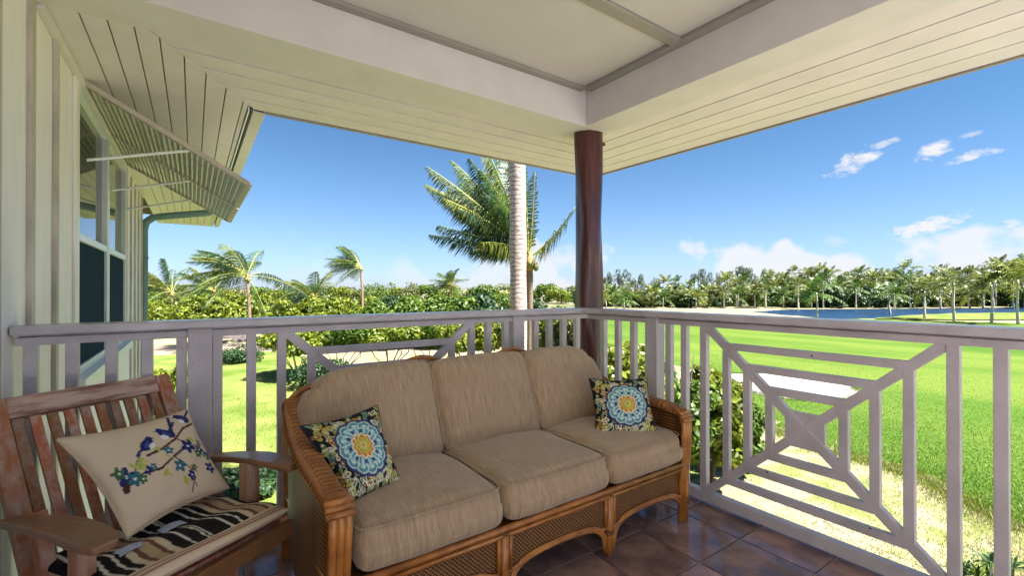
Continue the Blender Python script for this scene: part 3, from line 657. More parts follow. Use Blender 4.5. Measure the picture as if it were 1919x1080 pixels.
def mandala(seed):
    rnd = random.Random(seed); c = Canvas(360, 360, (.012, .012, .022))
    pal = [(.42, .50, .16), (.62, .62, .42), (.25, .34, .10), (.70, .70, .55), (.45, .20, .03), (.16, .28, .30), (.55, .50, .10)]
    for _ in range(230):
        x, y = rnd.random(), rnd.random(); a = rnd.uniform(0, 3.14); s_ = rnd.uniform(.035, .068); col = rnd.choice(pal)
        c.ell(x, y, s_, s_ * .5, col, a); c.ell(x, y, s_ * .62, s_ * .26, (.03, .03, .03), a); c.ell(x, y, s_ * .42, s_ * .15, rnd.choice(pal), a)
    for _ in range(60):
        x, y = rnd.random(), rnd.random(); c.ell(x, y, .012, .012, rnd.choice([(.60, .28, .04), (.7, .7, .5)]))
    for _ in range(16):
        x, y = rnd.random(), rnd.random(); a = rnd.uniform(0, 6.28); pts = [(x + .03 * k * math.cos(a + k * .5), y + .03 * k * math.sin(a + k * .5)) for k in range(6)]; c.line(pts, .005, (.62, .62, .42))
    mx_, my_ = .53, .5; dx = c.X - mx_; dy = c.Y - my_; r = np.hypot(dx, dy) * .88; th = np.arctan2(dy, dx)
    c.put(r < .335 + .008 * np.cos(th * 12), (.03, .03, .10))
    c.put(r < .325 + .006 * np.cos(th * 12), (.045, .055, .22))
    c.put(r < .285 + .03 * np.abs(np.cos(th * 6)), (.50, .68, .50))
    c.put(r < .270 + .03 * np.abs(np.cos(th * 6)), (.10, .26, .36))
    ring = (r < .265) & (r > .15); c.put(ring & (np.cos(th * 12) > .1), (.22, .46, .50)); c.put(ring & (np.cos(th * 24 + r * 30) > .6), (.55, .72, .66))
    c.put((np.abs(r - .235 - .02 * np.cos(th * 12)) < .006), (.62, .75, .60)); c.put((r < .205) & (r > .145) & (np.cos(th * 10) > .55), (.03, .06, .20))
    c.put(r < .150 + .012 * np.cos(th * 10), (.72, .66, .44)); c.put(r < .128 + .012 * np.cos(th * 10), (.55, .20, .05)); c.put(r < .105 + .01 * np.cos(th * 8), (.60, .42, .08))
    c.put((r < .09) & (np.cos(th * 8) > .2), (.35, .42, .08)); c.put(r < .05, (.55, .58, .18)); c.put(r < .022, (.62, .30, .05))
    return c
def rel(px, py, D): return at(px, py, D=D)
pillow('throw_pillow', 'black floral throw pillow with blue medallion leaning in the near left end of the sofa', rel(563, 800, 1.70), rel(707, 760, 1.86), rel(753, 906, 1.73), rel(652, 950, 1.56), .13, mandala(2), (.02, .02, .03))
pillow('throw_pillow', 'black floral throw pillow with blue medallion at the far right end of the sofa', rel(1104, 710, 2.50), rel(1212, 709, 2.52), rel(1234, 818, 2.36), rel(1116, 826, 2.33), .13, mandala(2), (.02, .02, .03))
def birds():
    c = Canvas(520, 400, (.60, .49, .35)); br = (.05, .02, .02); nv = (.015, .02, .12); gn = (.34, .42, .06); tl = (.03, .13, .16); wh = (.72, .72, .72); dg = (.05, .12, .04)
    def blossom(x, y, s_, col, n=5):
        s_ *= 1.3
        for k in range(n): a = k * 6.283 / n + x * 9; c.ell(x + math.cos(a) * s_ * .55 / c.asp, y + math.sin(a) * s_ * .55, s_ * .48, s_ * .30, col, a)
        c.ell(x, y, s_ * .18, s_ * .18, (.6, .66, .75))
    c.line([(.10, .62), (.22, .585), (.42, .60), (.56, .53), (.70, .47), (.80, .44)], .012, br); c.line([(.10, .66), (.13, .58), (.2, .57)], .032, br)
    c.line([(.36, .43), (.52, .40), (.68, .335), (.82, .23), (.95, .20)], .013, br); c.line([(.68, .335), (.74, .385), (.80, .38)], .006, br)
    c.line([(.56, .53), (.62, .60), (.66, .72), (.65, .82), (.60, .93)], .007, br); c.line([(.66, .72), (.73, .68)], .006, br); c.line([(.65, .82), (.66, .90)], .006, br)
    c.line([(.80, .44), (.88, .50), (.93, .58), (.92, .66)], .006, br); c.line([(.2, .57), (.26, .46), (.33, .38)], .006, br)
    for x, y, s_, col in [(.14, .55, .075, nv), (.19, .60, .06, tl), (.11, .50, .05, dg), (.76, .455, .07, nv), (.56, .44, .045, tl), (.58, .64, .06, tl), (.87, .52, .05, nv), (.92, .60, .05, nv), (.83, .56, .045, dg), (.88, .75, .055, nv), (.64, .78, .045, nv), (.70, .71, .035, dg), (.30, .57, .04, nv), (.36, .555, .035, tl), (.24, .63, .04, dg), (.90, .45, .035, dg), (.96, .62, .035, tl)]: blossom(x, y, s_, col)
    for x, y, s_ in [(.27, .50, .05), (.22, .47, .035), (.47, .37, .04), (.43, .66, .045), (.82, .38, .04), (.56, .80, .045), (.88, .60, .03), (.30, .45, .03), (.52, .50, .025)]:
        c.ell(x, y, s_, s_ * .5, gn, x * 20); c.ell(x + .02, y + .03, s_ * .8, s_ * .4, (.45, .45, .12), x * 31)
    def bird(x, y, s_, f):                        # body, breast, head, tail
        c.line([(x - f * .02, y), (x - f * s_ * 1.3, y + s_ * .9 if f * 1 > 0 else y - s_ * 1.2)], .014, nv)
        c.ell(x, y, s_, s_ * .58, nv, -f * .6); c.ell(x + f * s_ * .35, y + s_ * .32, s_ * .5, s_ * .3, wh, -f * .5); c.ell(x + f * s_ * .62 / c.asp, y - s_ * .62, s_ * .42, s_ * .36, nv)
        c.ell(x, y + s_ * .02, s_ * .55, s_ * .25, (.05, .06, .26), -f * .8); c.line([(x + f * s_ * .9 / c.asp, y - s_ * .62), (x + f * s_ * 1.25 / c.asp, y - s_ * .58)], .007, br)
    bird(.42, .31, .095, 1); bird(.64, .24, .095, -1); c.line([(.69, .24), (.76, .04)], .018, nv); bird(.88, .11, .088, -1)
    return c
pillow('bird_pillow', 'beige pillow printed with three navy birds on a blossoming branch, leaning in the wooden chair', rel(108, 824, 1.40), rel(352, 768, 1.75), rel(430, 915, 1.70), rel(240, 1008, 1.36), .12, birds(), (.50, .40, .27), sag=.004)

# ---------------------------------------------------------------- wooden chair (local x = width, y = towards the back)
CHR = R(31); CL = Vector((-2.281, -.769, 0))
ch = thing('wooden_armchair', 'weathered red brown slatted wooden armchair in the left corner', 'armchair', CL, CHR)
def cb(name, p, q_, side, w, h, m=wood_m, bev=.004, par=None): q = MB(); q.bar(p, q_, side, w, h); o = link(name, q.mesh(name, m), par or ch, bev); return o
HWD = .265; X_ = (1, 0, 0)
bb, bt = Vector((0, .43, .30)), Vector((0, .745, .835)); bdir = (bt - bb).normalized()
for sx in (-1, 1):
    x = sx * (HWD - .02)
    cb('back_post', (x, .30, .0), (x, .43, .30), X_, .038, .045); 
    cb('back_post', Vector((x, 0, 0)) + bb - bdir * .0, Vector((x, 0, 0)) + bt, X_, .052, .035)
    cb('arm_support', (x, .185, .33), (x, .19, .555), X_, .042, .058); cb('leg', (sx * .19, .23, 0), (sx * .19, .22, .33), X_, .045, .055)
    cb('seat_rail', (x, .0, .36), (x, .45, .315), X_, .028, .07)
    cb('stretcher', (sx * .215, .23, .12), (x - sx * .01, .34, .12), X_, .02, .045)
    # arm: a curved board
    q = MB(); xa = sx * (HWD + .015); prof = [(.02, .573, .040), (.08, .576, .046), (.18, .574, .046), (.28, .564, .042), (.38, .548, .034), (.48, .530, .026), (.53, .522, .020)]
    prof = [(-.01, .568, .026)] + prof
    for (y, z, w) in prof: q.v += [(xa - w, y, z), (xa + w, y, z), (xa + w, y, z - .023), (xa - w, y, z - .023)]
    for j in range(len(prof) - 1):
        a = 4 * j; q.f += [(a, a + 1, a + 5, a + 4), (a + 1, a + 2, a + 6, a + 5), (a + 2, a + 3, a + 7, a + 6), (a + 3, a, a + 4, a + 7)]
    q.f += [(3, 2, 1, 0), tuple(4 * (len(prof) - 1) + j for j in range(4))]
    link('arm', q.mesh('arm', arm_m), ch, .006)
    cb('arm_bracket', (x, .36, .33), (x, .44, .54), X_, .035, .045)
cb('top_rail', Vector((-HWD + .045, 0, 0)) + bt - bdir * .035, Vector((HWD - .045, 0, 0)) + bt - bdir * .035, bdir, .075, .03, woodtop_m, .005)
cb('lower_back_rail', Vector((-HWD + .045, 0, 0)) + bb + bdir * .06, Vector((HWD - .045, 0, 0)) + bb + bdir * .06, bdir, .05, .026)
nsl = 10
for k in range(nsl):
    x = -.20 + .40 * k / (nsl - 1); cb('back_slat', Vector((x, .0, 0)) + bb + bdir * .085, Vector((x, 0, 0)) + bt - bdir * .073, X_, .029, .013, bev=.002)
cb('front_rail', (-HWD, -.005, .335), (HWD, -.005, .350), (0, 0, 1), .055, .026, arm_m)
for k in range(7):
    y = .045 + k * .062; cb('seat_slat', (-HWD + .035, y, .372 - y * .1), (HWD - .035, y, .372 - y * .1), (0, 1, 0), .046, .014, bev=.002)
# striped pad
n = 120
def stripe(u):
    blk, cr, tn, br, wh = (.010, .009, .010), (.62, .52, .38), (.45, .33, .20), (.16, .075, .05), (.66, .63, .56)
    seq = [(.05, blk), (.014, wh), (.035, blk), (.012, wh), (.03, blk), (.03, cr), (.022, br), (.045, tn), (.02, br), (.03, cr), (.05, blk), (.010, wh), (.05, blk), (.008, wh), (.008, blk), (.008, wh), (.035, blk)]
    tot = sum(s_[0] for s_ in seq); t = (u * 1.75 % 1) * tot
    for w, c_ in seq:
        if t < w: return c_
        t -= w
    return blk
pad = MB(); pc = []; F = []; V = []
for sgn in (1, -1):
    for a in range(n + 1):
        for b_ in range(n + 1):
            u, v = a / n, b_ / n; U2, V2 = 2 * u - 1, 2 * v - 1
            e = ((1 - abs(U2) ** 7) * (1 - abs(V2) ** 7)) ** .4
            x = U2 * .252; y = -.018 + v * .455
            wav = .006 * math.sin(v * 15 + u * 5) * e
            z = .418 - y * .08 + sgn * .026 * e + (wav if sgn > 0 else 0)
            if sgn > 0 and v < .04: z -= .0
            V.append((x, y, z)); ud = u + .013 * math.sin(v * 8.5 + u * 4) + .003 * math.sin(v * 17 + 2)
            c_ = stripe(ud) if v > .10 else ((.62, .50, .36), (.60, .47, .33), (.30, .15, .11), (.55, .43, .31), (.36, .20, .15), (.62, .50, .36))[min(5, int(v / .10 * 6))]; pc.append((*c_, 1) if sgn > 0 else (.55, .43, .3, 1))
    k0 = 0 if sgn > 0 else (n + 1) ** 2
    for a in range(n):
        for b_ in range(n): k = k0 + a * (n + 1) + b_; f = (k, k + n + 1, k + n + 2, k + 1); F.append(f if sgn > 0 else f[::-1])
po = link('seat_pad', npmesh('seat_pad', V, F, print_m, True, pc)); po.location = CL; po.rotation_euler = (0, 0, CHR); tag(po, 'black, cream and brown striped seat pad on the wooden armchair', 'seat pad')
for x, y in ((-.17, .16), (-.04, .19)):
    q = MB(); q.grid(lambda u, v: (x + u * .07, y + v * .042, .446 - y * .08 + .006 * math.sin(u * 3)), 4, 2); link('care_tag', q.mesh('care_tag', tag_m), po)
    q.v = []; 

# ---------------------------------------------------------------- vegetation
def leaves(name, n, fn, size, material, flat=.35, aspect=.5, seed=0, up=.35):
    """n folded leaves; fn(rng, n) gives positions and outward directions"""
    rng = np.random.default_rng(seed); P_, D_ = fn(rng, n)
    d = D_ + rng.normal(0, .55, P_.shape) + np.array([0, 0, up]); d /= np.linalg.norm(d, axis=1, keepdims=True) + 1e-9
    r = rng.normal(0, 1, P_.shape); s_ = np.cross(d, r); s_ /= np.linalg.norm(s_, axis=1, keepdims=True) + 1e-9
    t_ = np.cross(s_, d); L_ = (size * rng.uniform(.6, 1.3, n))[:, None]; W_ = L_ * aspect
    # leaf plane spanned by t_ (length) and s_ (width); normal roughly d
    a = P_ - t_ * L_ / 2; b_ = P_ + s_ * W_ / 2 + d * L_ * .08; c = P_ + t_ * L_ / 2 - d * L_ * .1; e = P_ - s_ * W_ / 2 + d * L_ * .08
    V = np.stack([a, b_, c, e], 1).reshape(-1, 3); k = np.arange(n) * 4; F = np.concatenate([np.stack([k, k + 1, k + 2], 1), np.stack([k, k + 2, k + 3], 1)])
    return npmesh(name, V, F, material)
def lobes(cs):
    """sample in the outer part of several ellipsoid clumps; cs = list of (cx,cy,cz,rx,ry,rz)"""
    cs = np.array(cs, dtype=float); w = cs[:, 3] * cs[:, 4] * cs[:, 5]; w = w ** .67; w = w / w.sum()
    def fn(rng, n):
        k = rng.choice(len(cs), n, p=w); d = rng.normal(0, 1, (n, 3)); d /= np.linalg.norm(d, axis=1, keepdims=True)
        rad = rng.uniform(.55, 1.05, n) ** .6; return cs[k, :3] + d * cs[k, 3:] * rad[:, None], d
    return fn
def bush_mesh(name, r, h, nl, leaf, material, seed, z0=.3, nlobes=16, aspect=.5):
    rnd = random.Random(seed); cs = []
    for i in range(nlobes):
        a = rnd.uniform(0, 6.283); q = rnd.random() ** .5 * .72; zz = z0 + (h - z0) * rnd.uniform(.15, .86) * (1 - .35 * q)
        s_ = r * rnd.uniform(.24, .42); cs.append((math.cos(a) * r * q, math.sin(a) * r * q, zz, s_, s_, min(s_ * .8, (h - z0) * .35)))
    return leaves(name, nl, lobes(cs), leaf, material, seed=seed, aspect=aspect)
def stems_mesh(name, r, h, seed, n=7, rad=.05, material=branch_m):
    rnd = random.Random(seed); q = MB()
    for i in range(n):
        a = rnd.uniform(0, 6.283); e = Vector((math.cos(a) * r * .6, math.sin(a) * r * .6, h * rnd.uniform(.6, .85))); mid_ = e * .5 + Vector((rnd.uniform(-.2, .2) * r, rnd.uniform(-.2, .2) * r, -h * .05))
        q.tube([(rnd.uniform(-.08, .08), rnd.uniform(-.08, .08), 0), tuple(mid_), tuple(e)], [rad, rad * .7, rad * .25], 6)
    return q.mesh(name, material, smooth=True)
_bush = {}
def bush(px, D, top_py, wpx, key, label, cat='shrub', group=None, name='shrub', leaf=.16, nl=5000, material=leaf_y, z0=.3, aspect=.55, variants=3):
    p = at(px, 543, D=D); r = wpx / 2 * D / FPX; h = H - (top_py - HY) * D / FPX - G
    k = (key, random.randrange(variants))
    if k not in _bush:
        _bush[k] = (bush_mesh('foliage', r, h, nl, leaf, material, len(_bush) * 7 + 1, z0, aspect=aspect, nlobes=max(16, int(10 * h / r))), stems_mesh('stem', r, h, len(_bush), rad=.03), r, h)
    t = thing(name, label, cat, (p.x, p.y, G), random.uniform(0, 6.28), group)
    for nm, me in zip(('foliage', 'stem'), _bush[k]): o = link(nm, me, t); o.scale = (r / _bush[k][2], r / _bush[k][2], h / _bush[k][3])
    return t

def frond(q_leaf, q_stem, pts, leaflet, nside, droop, wind, rnd, width=.035, start=.16, upv=.15):
    """rachis through pts (Vectors), leaflets on both sides"""
    n = len(pts) - 1
    def ev(t):
        f = min(t * n, n - 1e-6); i = int(f); f -= i; return pts[i].lerp(pts[i + 1], f), (pts[i + 1] - pts[i]).normalized()
    q_stem.tube([tuple(p) for p in pts], [.028 * (1 - .85 * k / n) + .003 for k in range(n + 1)], 5)
    for k in range(nside):
        t = start + (1 - start) * (k + .5) / nside; p, d = ev(t)
        sd_ = d.cross(Vector((0, 0, 1)));
        if sd_.length < .05: sd_ = Vector((1, 0, 0))
        sd_.normalize(); L_ = leaflet * (math.sin(math.pi * min(1, (t * .88 + .10))) ** .7) * rnd.uniform(.8, 1.1)
        for s_ in (-1, 1):
            dir_ = (d * .55 + sd_ * s_ * .8 + Vector((0, 0, upv)) + Vector([rnd.uniform(-.2, .2) for _ in range(3)])).normalized()
            m1 = p + dir_ * L_ * .45 + wind * L_ * .12 + Vector((0, 0, -droop * L_ * .15)); m2 = m1 + (dir_ * .45 + wind * .5 + Vector((0, 0, -droop * .55))).normalized() * L_ * .55
            wv = d * width * .5; i = len(q_leaf.v)
            q_leaf.v += [tuple(p - wv * .7), tuple(p + wv * .7), tuple(m1 + wv), tuple(m1 - wv), tuple(m2)]
            q_leaf.f += [(i, i + 1, i + 2, i + 3), (i + 3, i + 2, i + 4)]
def palm(name, label, cat, base, crown, r0, r1, fronds, leaflet, nside, group=None, droop=.8, wind=Vector((-.82, .57, -.1)), mats=(frond_m, frondy_m, frondd_m), seed=0, trunk_m=stem_m, bend=.3, nuts=True, lw=.035):
    rnd = random.Random(seed); base, crown = Vector(base), Vector(crown); t = thing(name, label, cat, base, 0, group); q = MB(); n = 24; pts = []; rr = []
    for k in range(n + 1):
        f = k / n; p = base.lerp(crown, f) + Vector((bend, -bend * .7, 0)) * math.sin(math.pi * f) * .6
        pts.append(p); rr.append(r1 + (r0 - r1) * (1 - f) ** 1.5 + (.35 * r0) * math.exp(-f * 18) + .008 * math.sin(k * 2.4))
    q.tube([tuple(p) for p in pts], rr, 14); q.build('trunk', trunk_m, t, smooth=True)
    q = MB(); q.tube([tuple(crown - Vector((0, 0, .25))), tuple(crown), tuple(crown + Vector((0, 0, .3)))], [r1 * 1.0, r1 * 1.55, r1 * .7], 10); q.build('fibre_sheath', fibre_m, t, smooth=True)
    if nuts:
        for k in range(6):
            a = k * 1.05; c = crown + Vector((math.cos(a) * r1 * 1.9, math.sin(a) * r1 * 1.9, -.05 - .1 * (k % 2))); q = MB(); q.tube([tuple(c + Vector((0, 0, .1))), tuple(c + Vector((0, 0, .05))), tuple(c), tuple(c - Vector((0, 0, .08))), tuple(c - Vector((0, 0, .12)))], [.01, .07, .09, .065, .01], 8); q.build('coconut', nut_m, t, smooth=True)
    for tip, lift in fronds:
        tip = Vector(tip); mid_ = crown.lerp(tip, .45) + Vector((0, 0, lift)); P0 = crown + Vector((0, 0, .15)); ps = []
        for k in range(11):
            f = k / 10; ps.append(P0 * (1 - f) ** 2 + mid_ * 2 * f * (1 - f) + tip * f * f)
        ql, qs = MB(), MB(); frond(ql, qs, ps, leaflet, nside, droop, wind, rnd, lw)
        o = ql.build('frond', rnd.choice(mats), t); qs.build('stalk', rachis_m, o, off=base, smooth=True)
    return t
WIND = Vector((-.82, .57, 0))
def swept(crown, Lf, n, rnd, sweep=.75, dirs=None):
    outl = []
    for k in range(n):
        a = 6.283 * k / n + rnd.uniform(-.2, .2); e = rnd.uniform(-.45, 1.15); d = Vector((math.cos(a) * math.cos(e), math.sin(a) * math.cos(e), math.sin(e))) + WIND * sweep
        d.normalize(); outl.append((crown + d * Lf * rnd.uniform(.85, 1.05) - Vector((0, 0, Lf * .12)), Lf * .24))
    return outl
# front palm whose trunk crosses the view; its crown stands above the roof line
pb, pt_ = at(968, 700, D=7.3), at(960, 180, D=7.1); pb.z = G; pt_ = pb + (pt_ - pb) * 1.0
ctop = Vector((at(955, 100, D=7.0).x, at(955, 100, D=7.0).y, 8.2))
palm('palm_tree', 'coconut palm with pale ringed trunk rising past the porch eave, nearest the railing', 'palm', pb, ctop, .155, .115, swept(ctop, 3.4, 16, random.Random(3)), .75, 26, trunk_m=trunkp_m, seed=3, bend=.10, lw=.05, group=None)
# second palm behind it, fronds blown to the left
D2 = 13.5; cr2 = at(992, 492, D=D2); b2 = at(985, 700, D=D2 + .6); b2.z = G
tips = [(800, 312, -1.0, .5), (797, 346, .3, .6), (806, 440, -.5, .25), (832, 372, -1.6, .5), (850, 392, .8, .5), (846, 300, .6, .6), (880, 296, -1.2, .5), (905, 282, .4, .4), (935, 286, 1.2, .2), (958, 292, -.4, .1), (1003, 322, .2, -.3), (1078, 388, -.3, -.2), (870, 430, 1.5, .5), (886, 470, -1.4, .4), (860, 340, 2.0, .5), (905, 360, -2.2, .6), (900, 455, -2.0, .4)]
palm('palm_tree', 'coconut palm with wind blown fronds behind the ringed trunk, left of the log post', 'palm', b2, cr2, .14, .11, [(at(x + jx, y + jy, D=D2 + dz + jz), lf) for (x, y, dz, lf) in tips for jx, jy, jz in (((0, 0, 0), (random.uniform(4, 26), random.uniform(-18, 24), random.uniform(-1, 1))) if x < 990 else ((0, 0, 0),))], .82, 62, trunk_m=stem_m, seed=5, bend=.05, wind=Vector((-.6, .4, -.5)), droop=1.3, lw=.034)
# small palms in the left garden
def small_palm(label, cx_, cy_, D, bx_, Lf, seed, nf=15, trunk=stem_m, base_py=None, r=(.16, .11), nside=36, sweep=.9, leaf=.55, nuts=True):
    c = at(cx_, cy_, D=D); b_ = at(bx_, 560, D=D); b_.z = G
    palm('palm_tree', label, 'palm', b_, c, r[0], r[1], swept(c, Lf, nf, random.Random(seed), sweep), leaf, nside, group='wind blown palms beyond the left railing', seed=seed, bend=.15, trunk_m=trunk, droop=.7, lw=.07, nuts=nuts, wind=Vector((-.82, .57, -.25)))
small_palm('leaning wind blown palm with pale trunk foot and orange nuts above the left hedge', 463, 522, 36, 467, 4.7, 11, 32, leaf=1.3, sweep=.85, nside=40)
small_palm('small palm beside the downpipe, its fronds just above the hedge', 322, 552, 56, 318, 5.4, 12, 22, leaf=1.4, sweep=.7)
small_palm('lone slim palm with ragged fronds blown left against open sky', 676, 504, 60, 679, 4.6, 13, 28, r=(.2, .14), leaf=1.5, sweep=1.1)
small_palm('bushy low palm between the lone slim palm and the leaning palm', 592, 560, 52, 592, 4.2, 14, 24, leaf=1.4, nuts=False, sweep=.5)
small_palm('low bright palm crown above the hedge, left of the ringed trunk', 846, 536, 56, 846, 2.8, 15, 18, leaf=1.1, nuts=False, sweep=.3)
small_palm('half hidden palm with pale fronds behind the leaning palm', 402, 548, 56, 402, 4.6, 16, 18, leaf=1.4, nuts=False, sweep=.9)
# hedges
def HB(px, D, top, w, key, label, **k): return bush(px, D, top, w, key, label, group='shrubs of the garden hedge', **k)
spots_l = [(292, 50, 562, 90, 'y'), (335, 48, 553, 110, 'y'), (385, 46, 550, 110, 'y'), (432, 47, 549, 100, 'y'), (505, 52, 572, 90, 'd'), (540, 44, 566, 90, 'y'), (575, 40, 552, 100, 'y'), (628, 38, 556, 110, 'y'), (680, 38, 560, 100, 'y'),
           (735, 36, 545, 120, 'g'), (790, 37, 540, 110, 'g'), (845, 36, 542, 110, 'g'), (900, 36, 546, 100, 'd'), (945, 38, 550, 90, 'd')]
desc = {'y': 'yellow green', 'g': 'bright green', 'd': 'dark green'}
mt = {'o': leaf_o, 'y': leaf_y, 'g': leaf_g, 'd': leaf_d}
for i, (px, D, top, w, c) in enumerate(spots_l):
    where = ('nearest the downpipe', 'second from the downpipe', 'below the half hidden palm', 'just left of the leaning palm trunk', 'low and dark, right of the leaning palm trunk', 'right of the low dark shrub', 'below the bushy low palm', 'right of the bushy low palm', 'below the lone slim palm', 'first right of the lone slim palm', 'second right of the lone slim palm', 'below the low bright palm crown', 'second left of the ringed trunk', 'just left of the ringed trunk')[i]
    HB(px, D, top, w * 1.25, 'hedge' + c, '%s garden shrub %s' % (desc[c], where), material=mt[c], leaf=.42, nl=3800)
for i in range(13):
    px = 285 + i * 56
    bush(px + random.uniform(-8, 8), 62, 551 + random.uniform(-5, 3), 86, 'rearhedge' + 'gyd'[i % 3], 'shrub of the rear hedge row beyond the garden, %s' % ('left of the leaning palm' if px < 467 else 'between leaning palm and lone slim palm' if px < 676 else 'between lone slim palm and ringed trunk'), group='rear hedge row beyond the garden', material=mt['gyd'[i % 3]], leaf=.5, nl=2600, variants=2)
spots_m = [(560, 24, 612, 150, 'y'), (640, 25, 600, 170, 'g'), (730, 26, 598, 170, 'y'), (815, 26, 596, 160, 'g'), (890, 24, 600, 150, 'y')]
for i, (px, D, top, w, c) in enumerate(spots_m):
    where = ('left end, seen through the X panel', 'second from the left', 'middle one', 'fourth from the left', 'right end, by the railing post')[i]
    bush(px, D, top, w * 1.1, 'mid' + c, '%s spreading tree below the left handrail, %s' % (desc[c], where), group='spreading trees below the left handrail', cat='tree', name='spreading_tree', material=mt[c], leaf=.24, nl=6500, z0=1.5)
near = [(1012, 19, 549, 110, 'y', 1.0, 'right of the ringed trunk, top above the handrail'), (1070, 17, 545, 120, 'o', 1.0, 'directly behind the log post, top above the handrail'), (990, 24, 546, 90, 'd', 1.0, 'dark green, behind the two palm trunks'), (1040, 9.5, 606, 140, 'y', .5, 'below the handrail between ringed trunk and log post'),
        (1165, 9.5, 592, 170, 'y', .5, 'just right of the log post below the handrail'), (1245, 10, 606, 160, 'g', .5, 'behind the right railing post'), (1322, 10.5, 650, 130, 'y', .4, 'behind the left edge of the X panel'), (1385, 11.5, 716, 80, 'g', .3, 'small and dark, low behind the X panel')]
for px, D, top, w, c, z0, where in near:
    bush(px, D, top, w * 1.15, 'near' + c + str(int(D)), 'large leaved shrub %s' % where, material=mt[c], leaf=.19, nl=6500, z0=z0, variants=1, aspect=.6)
for px, D, top, w, c, where in [(308, 13, 636, 110, 'y', 'shrub beside the house corner seen between the balusters over the chair back'), (452, 29, 650, 90, 'd', 'low dark shrub on the lawn behind the left railing'), (470, 10.5, 872, 150, 'd', 'low dark green ground shrub under the chair arm'), (1745, 5.4, 1068, 130, 'd', 'dark shrub at the foot of the right railing'), (600, 21, 655, 110, 'd', 'dark shrub below the X panel of the left railing')]:
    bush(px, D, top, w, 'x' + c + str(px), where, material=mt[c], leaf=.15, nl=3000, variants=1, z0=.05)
# strap-leaved plant bottom right
def strap_plant(px, D, top, label, seed):
    rnd = random.Random(seed); p = at(px, 543, D=D); topz = H - (top - HY) * D / FPX; h = topz - G; t = thing('strap_leaf_plant', label, 'plant', (p.x, p.y, G), 0)
    q = MB(); 
    heads = [(rnd.uniform(-.35, .35), rnd.uniform(-.35, .35), h * rnd.uniform(.45, .85)) for _ in range(9)]
    for hx_, hy_, hz in heads: q.tube([(0, 0, 0), (hx_ * .5, hy_ * .5, hz * .5), (hx_, hy_, hz)], [.025, .02, .014], 6)
    link('stem', q.mesh('stem', branch_m), t); 
    for (hx_, hy_, hz) in heads:
        q = MB()
        for k in range(30):
            a = rnd.uniform(0, 6.283); e = rnd.uniform(-.3, 1.2); L_ = rnd.uniform(.18, .34); d = Vector((math.cos(a) * math.cos(e), math.sin(a) * math.cos(e), math.sin(e))); c = Vector((hx_, hy_, hz)); m1 = c + d * L_ * .55; m2 = c + d * L_ + Vector((0, 0, -.05)); s_ = d.cross(Vector((0, 0, 1))).normalized() * .013
            i = len(q.v); q.v += [tuple(c - s_ * .4), tuple(c + s_ * .4), tuple(m1 + s_), tuple(m1 - s_), tuple(m2)]; q.f += [(i, i + 1, i + 2, i + 3), (i + 3, i + 2, i + 4)]
        link('leaf_rosette', q.mesh('leaf_rosette', rnd.choice((leaf_d, leaf_g))), t)
strap_plant(1885, 5.2, 985, 'strap leaved dark green plant at the bottom right behind the railing', 3)
# far hedge line left of the log post
for i in range(34):
    px = -60 + i * 36 + random.uniform(-8, 8); D = random.uniform(110, 190)
    bush(px, D, random.uniform(527, 538), 62, 'far' + 'gdy'[i % 3], 'distant scrub tree on the horizon %s' % ('behind the downpipe and house' if px < 300 else 'around the leaning palm' if px < 520 else 'around the lone slim palm' if px < 760 else 'between lone slim palm and ringed trunk' if px < 940 else 'between ringed trunk and log post' if px < 1090 else 'right of the log post'), cat='tree', name='scrub_tree', group='distant scrub trees along the left horizon', material=mt['gyo'[i % 3]], leaf=.8, nl=1300, variants=2)
# far shore: palms, ironwoods, undergrowth
def far_palm_meshes(seed):
    rnd = random.Random(seed); ql, qs = MB(), MB(); c = Vector((0, 0, 0))
    for k in range(17):
        a = 6.283 * k / 17 + rnd.uniform(-.2, .2); e = rnd.uniform(-.5, 1.25); d = (Vector((math.cos(a) * math.cos(e), math.sin(a) * math.cos(e), math.sin(e))) + WIND * .35).normalized(); tip = d * rnd.uniform(3.2, 4.2); tip.z -= .7; mid_ = d * 1.8 + Vector((0, 0, .7))
        ps = [c * (1 - f) ** 2 + mid_ * 2 * f * (1 - f) + tip * f * f for f in [j / 6 for j in range(7)]]; frond(ql, qs, ps, 1.05, 9, .9, WIND * .6, rnd, .26)
    return ql.mesh('crown', (frond_m, frondy_m, leaf_o)[seed % 3])
crowns = [far_palm_meshes(s_) for s_ in range(6)]
q = MB(); q.tube([(0, 0, 0), (.22, .09, .5), (0, 0, 1)], [.20, .14, .11], 7); ptrunk = q.mesh('trunk', mat('sun bleached palm trunk', (.62, .56, .50), .8, .3, 3), smooth=True)
def fp(px, D, top, label, group):
    p = at(px, 543, D=D); cz = H - (top - HY) * D / FPX - G - 1.6; t = thing('palm_tree', label, 'palm', (p.x, p.y, G), random.uniform(-.7, .7), group); o = link('trunk', ptrunk, t); o.scale = (1, 1, cz); k = link('crown', random.choice(crowns), t); k.location = (0, 0, cz); s_ = random.uniform(.85, 1.15); k.scale = (s_, s_, s_); return t
def skyline(px):
    if px < 1350: return 533 + 6 * math.sin(px / 23)
    return 517 - 8 * min(1, (px - 1350) / 150) + 5 * math.sin(px / 31) - (14 if px > 1850 else 0)
GP = 'coconut palms massed along the far lake shore'
for row, (D, dy, step) in enumerate(((112, 26, 27), (122, 14, 24), (134, 3, 24))):
    px = 1112 + row * 9
    while px < 2060:
        fp(px + random.uniform(-7, 7), D + random.uniform(-4, 4), skyline(px) + dy + random.uniform(-13, 9), '%s row palm of the lake grove, %s' % (('front', 'middle', 'rear')[row], 'just right of the log post' if px < 1230 else 'left of the X panel' if px < 1400 else 'above the left half of the X panel' if px < 1600 else 'above the right half of the X panel' if px < 1790 else 'near the right picture edge'), GP); px += step
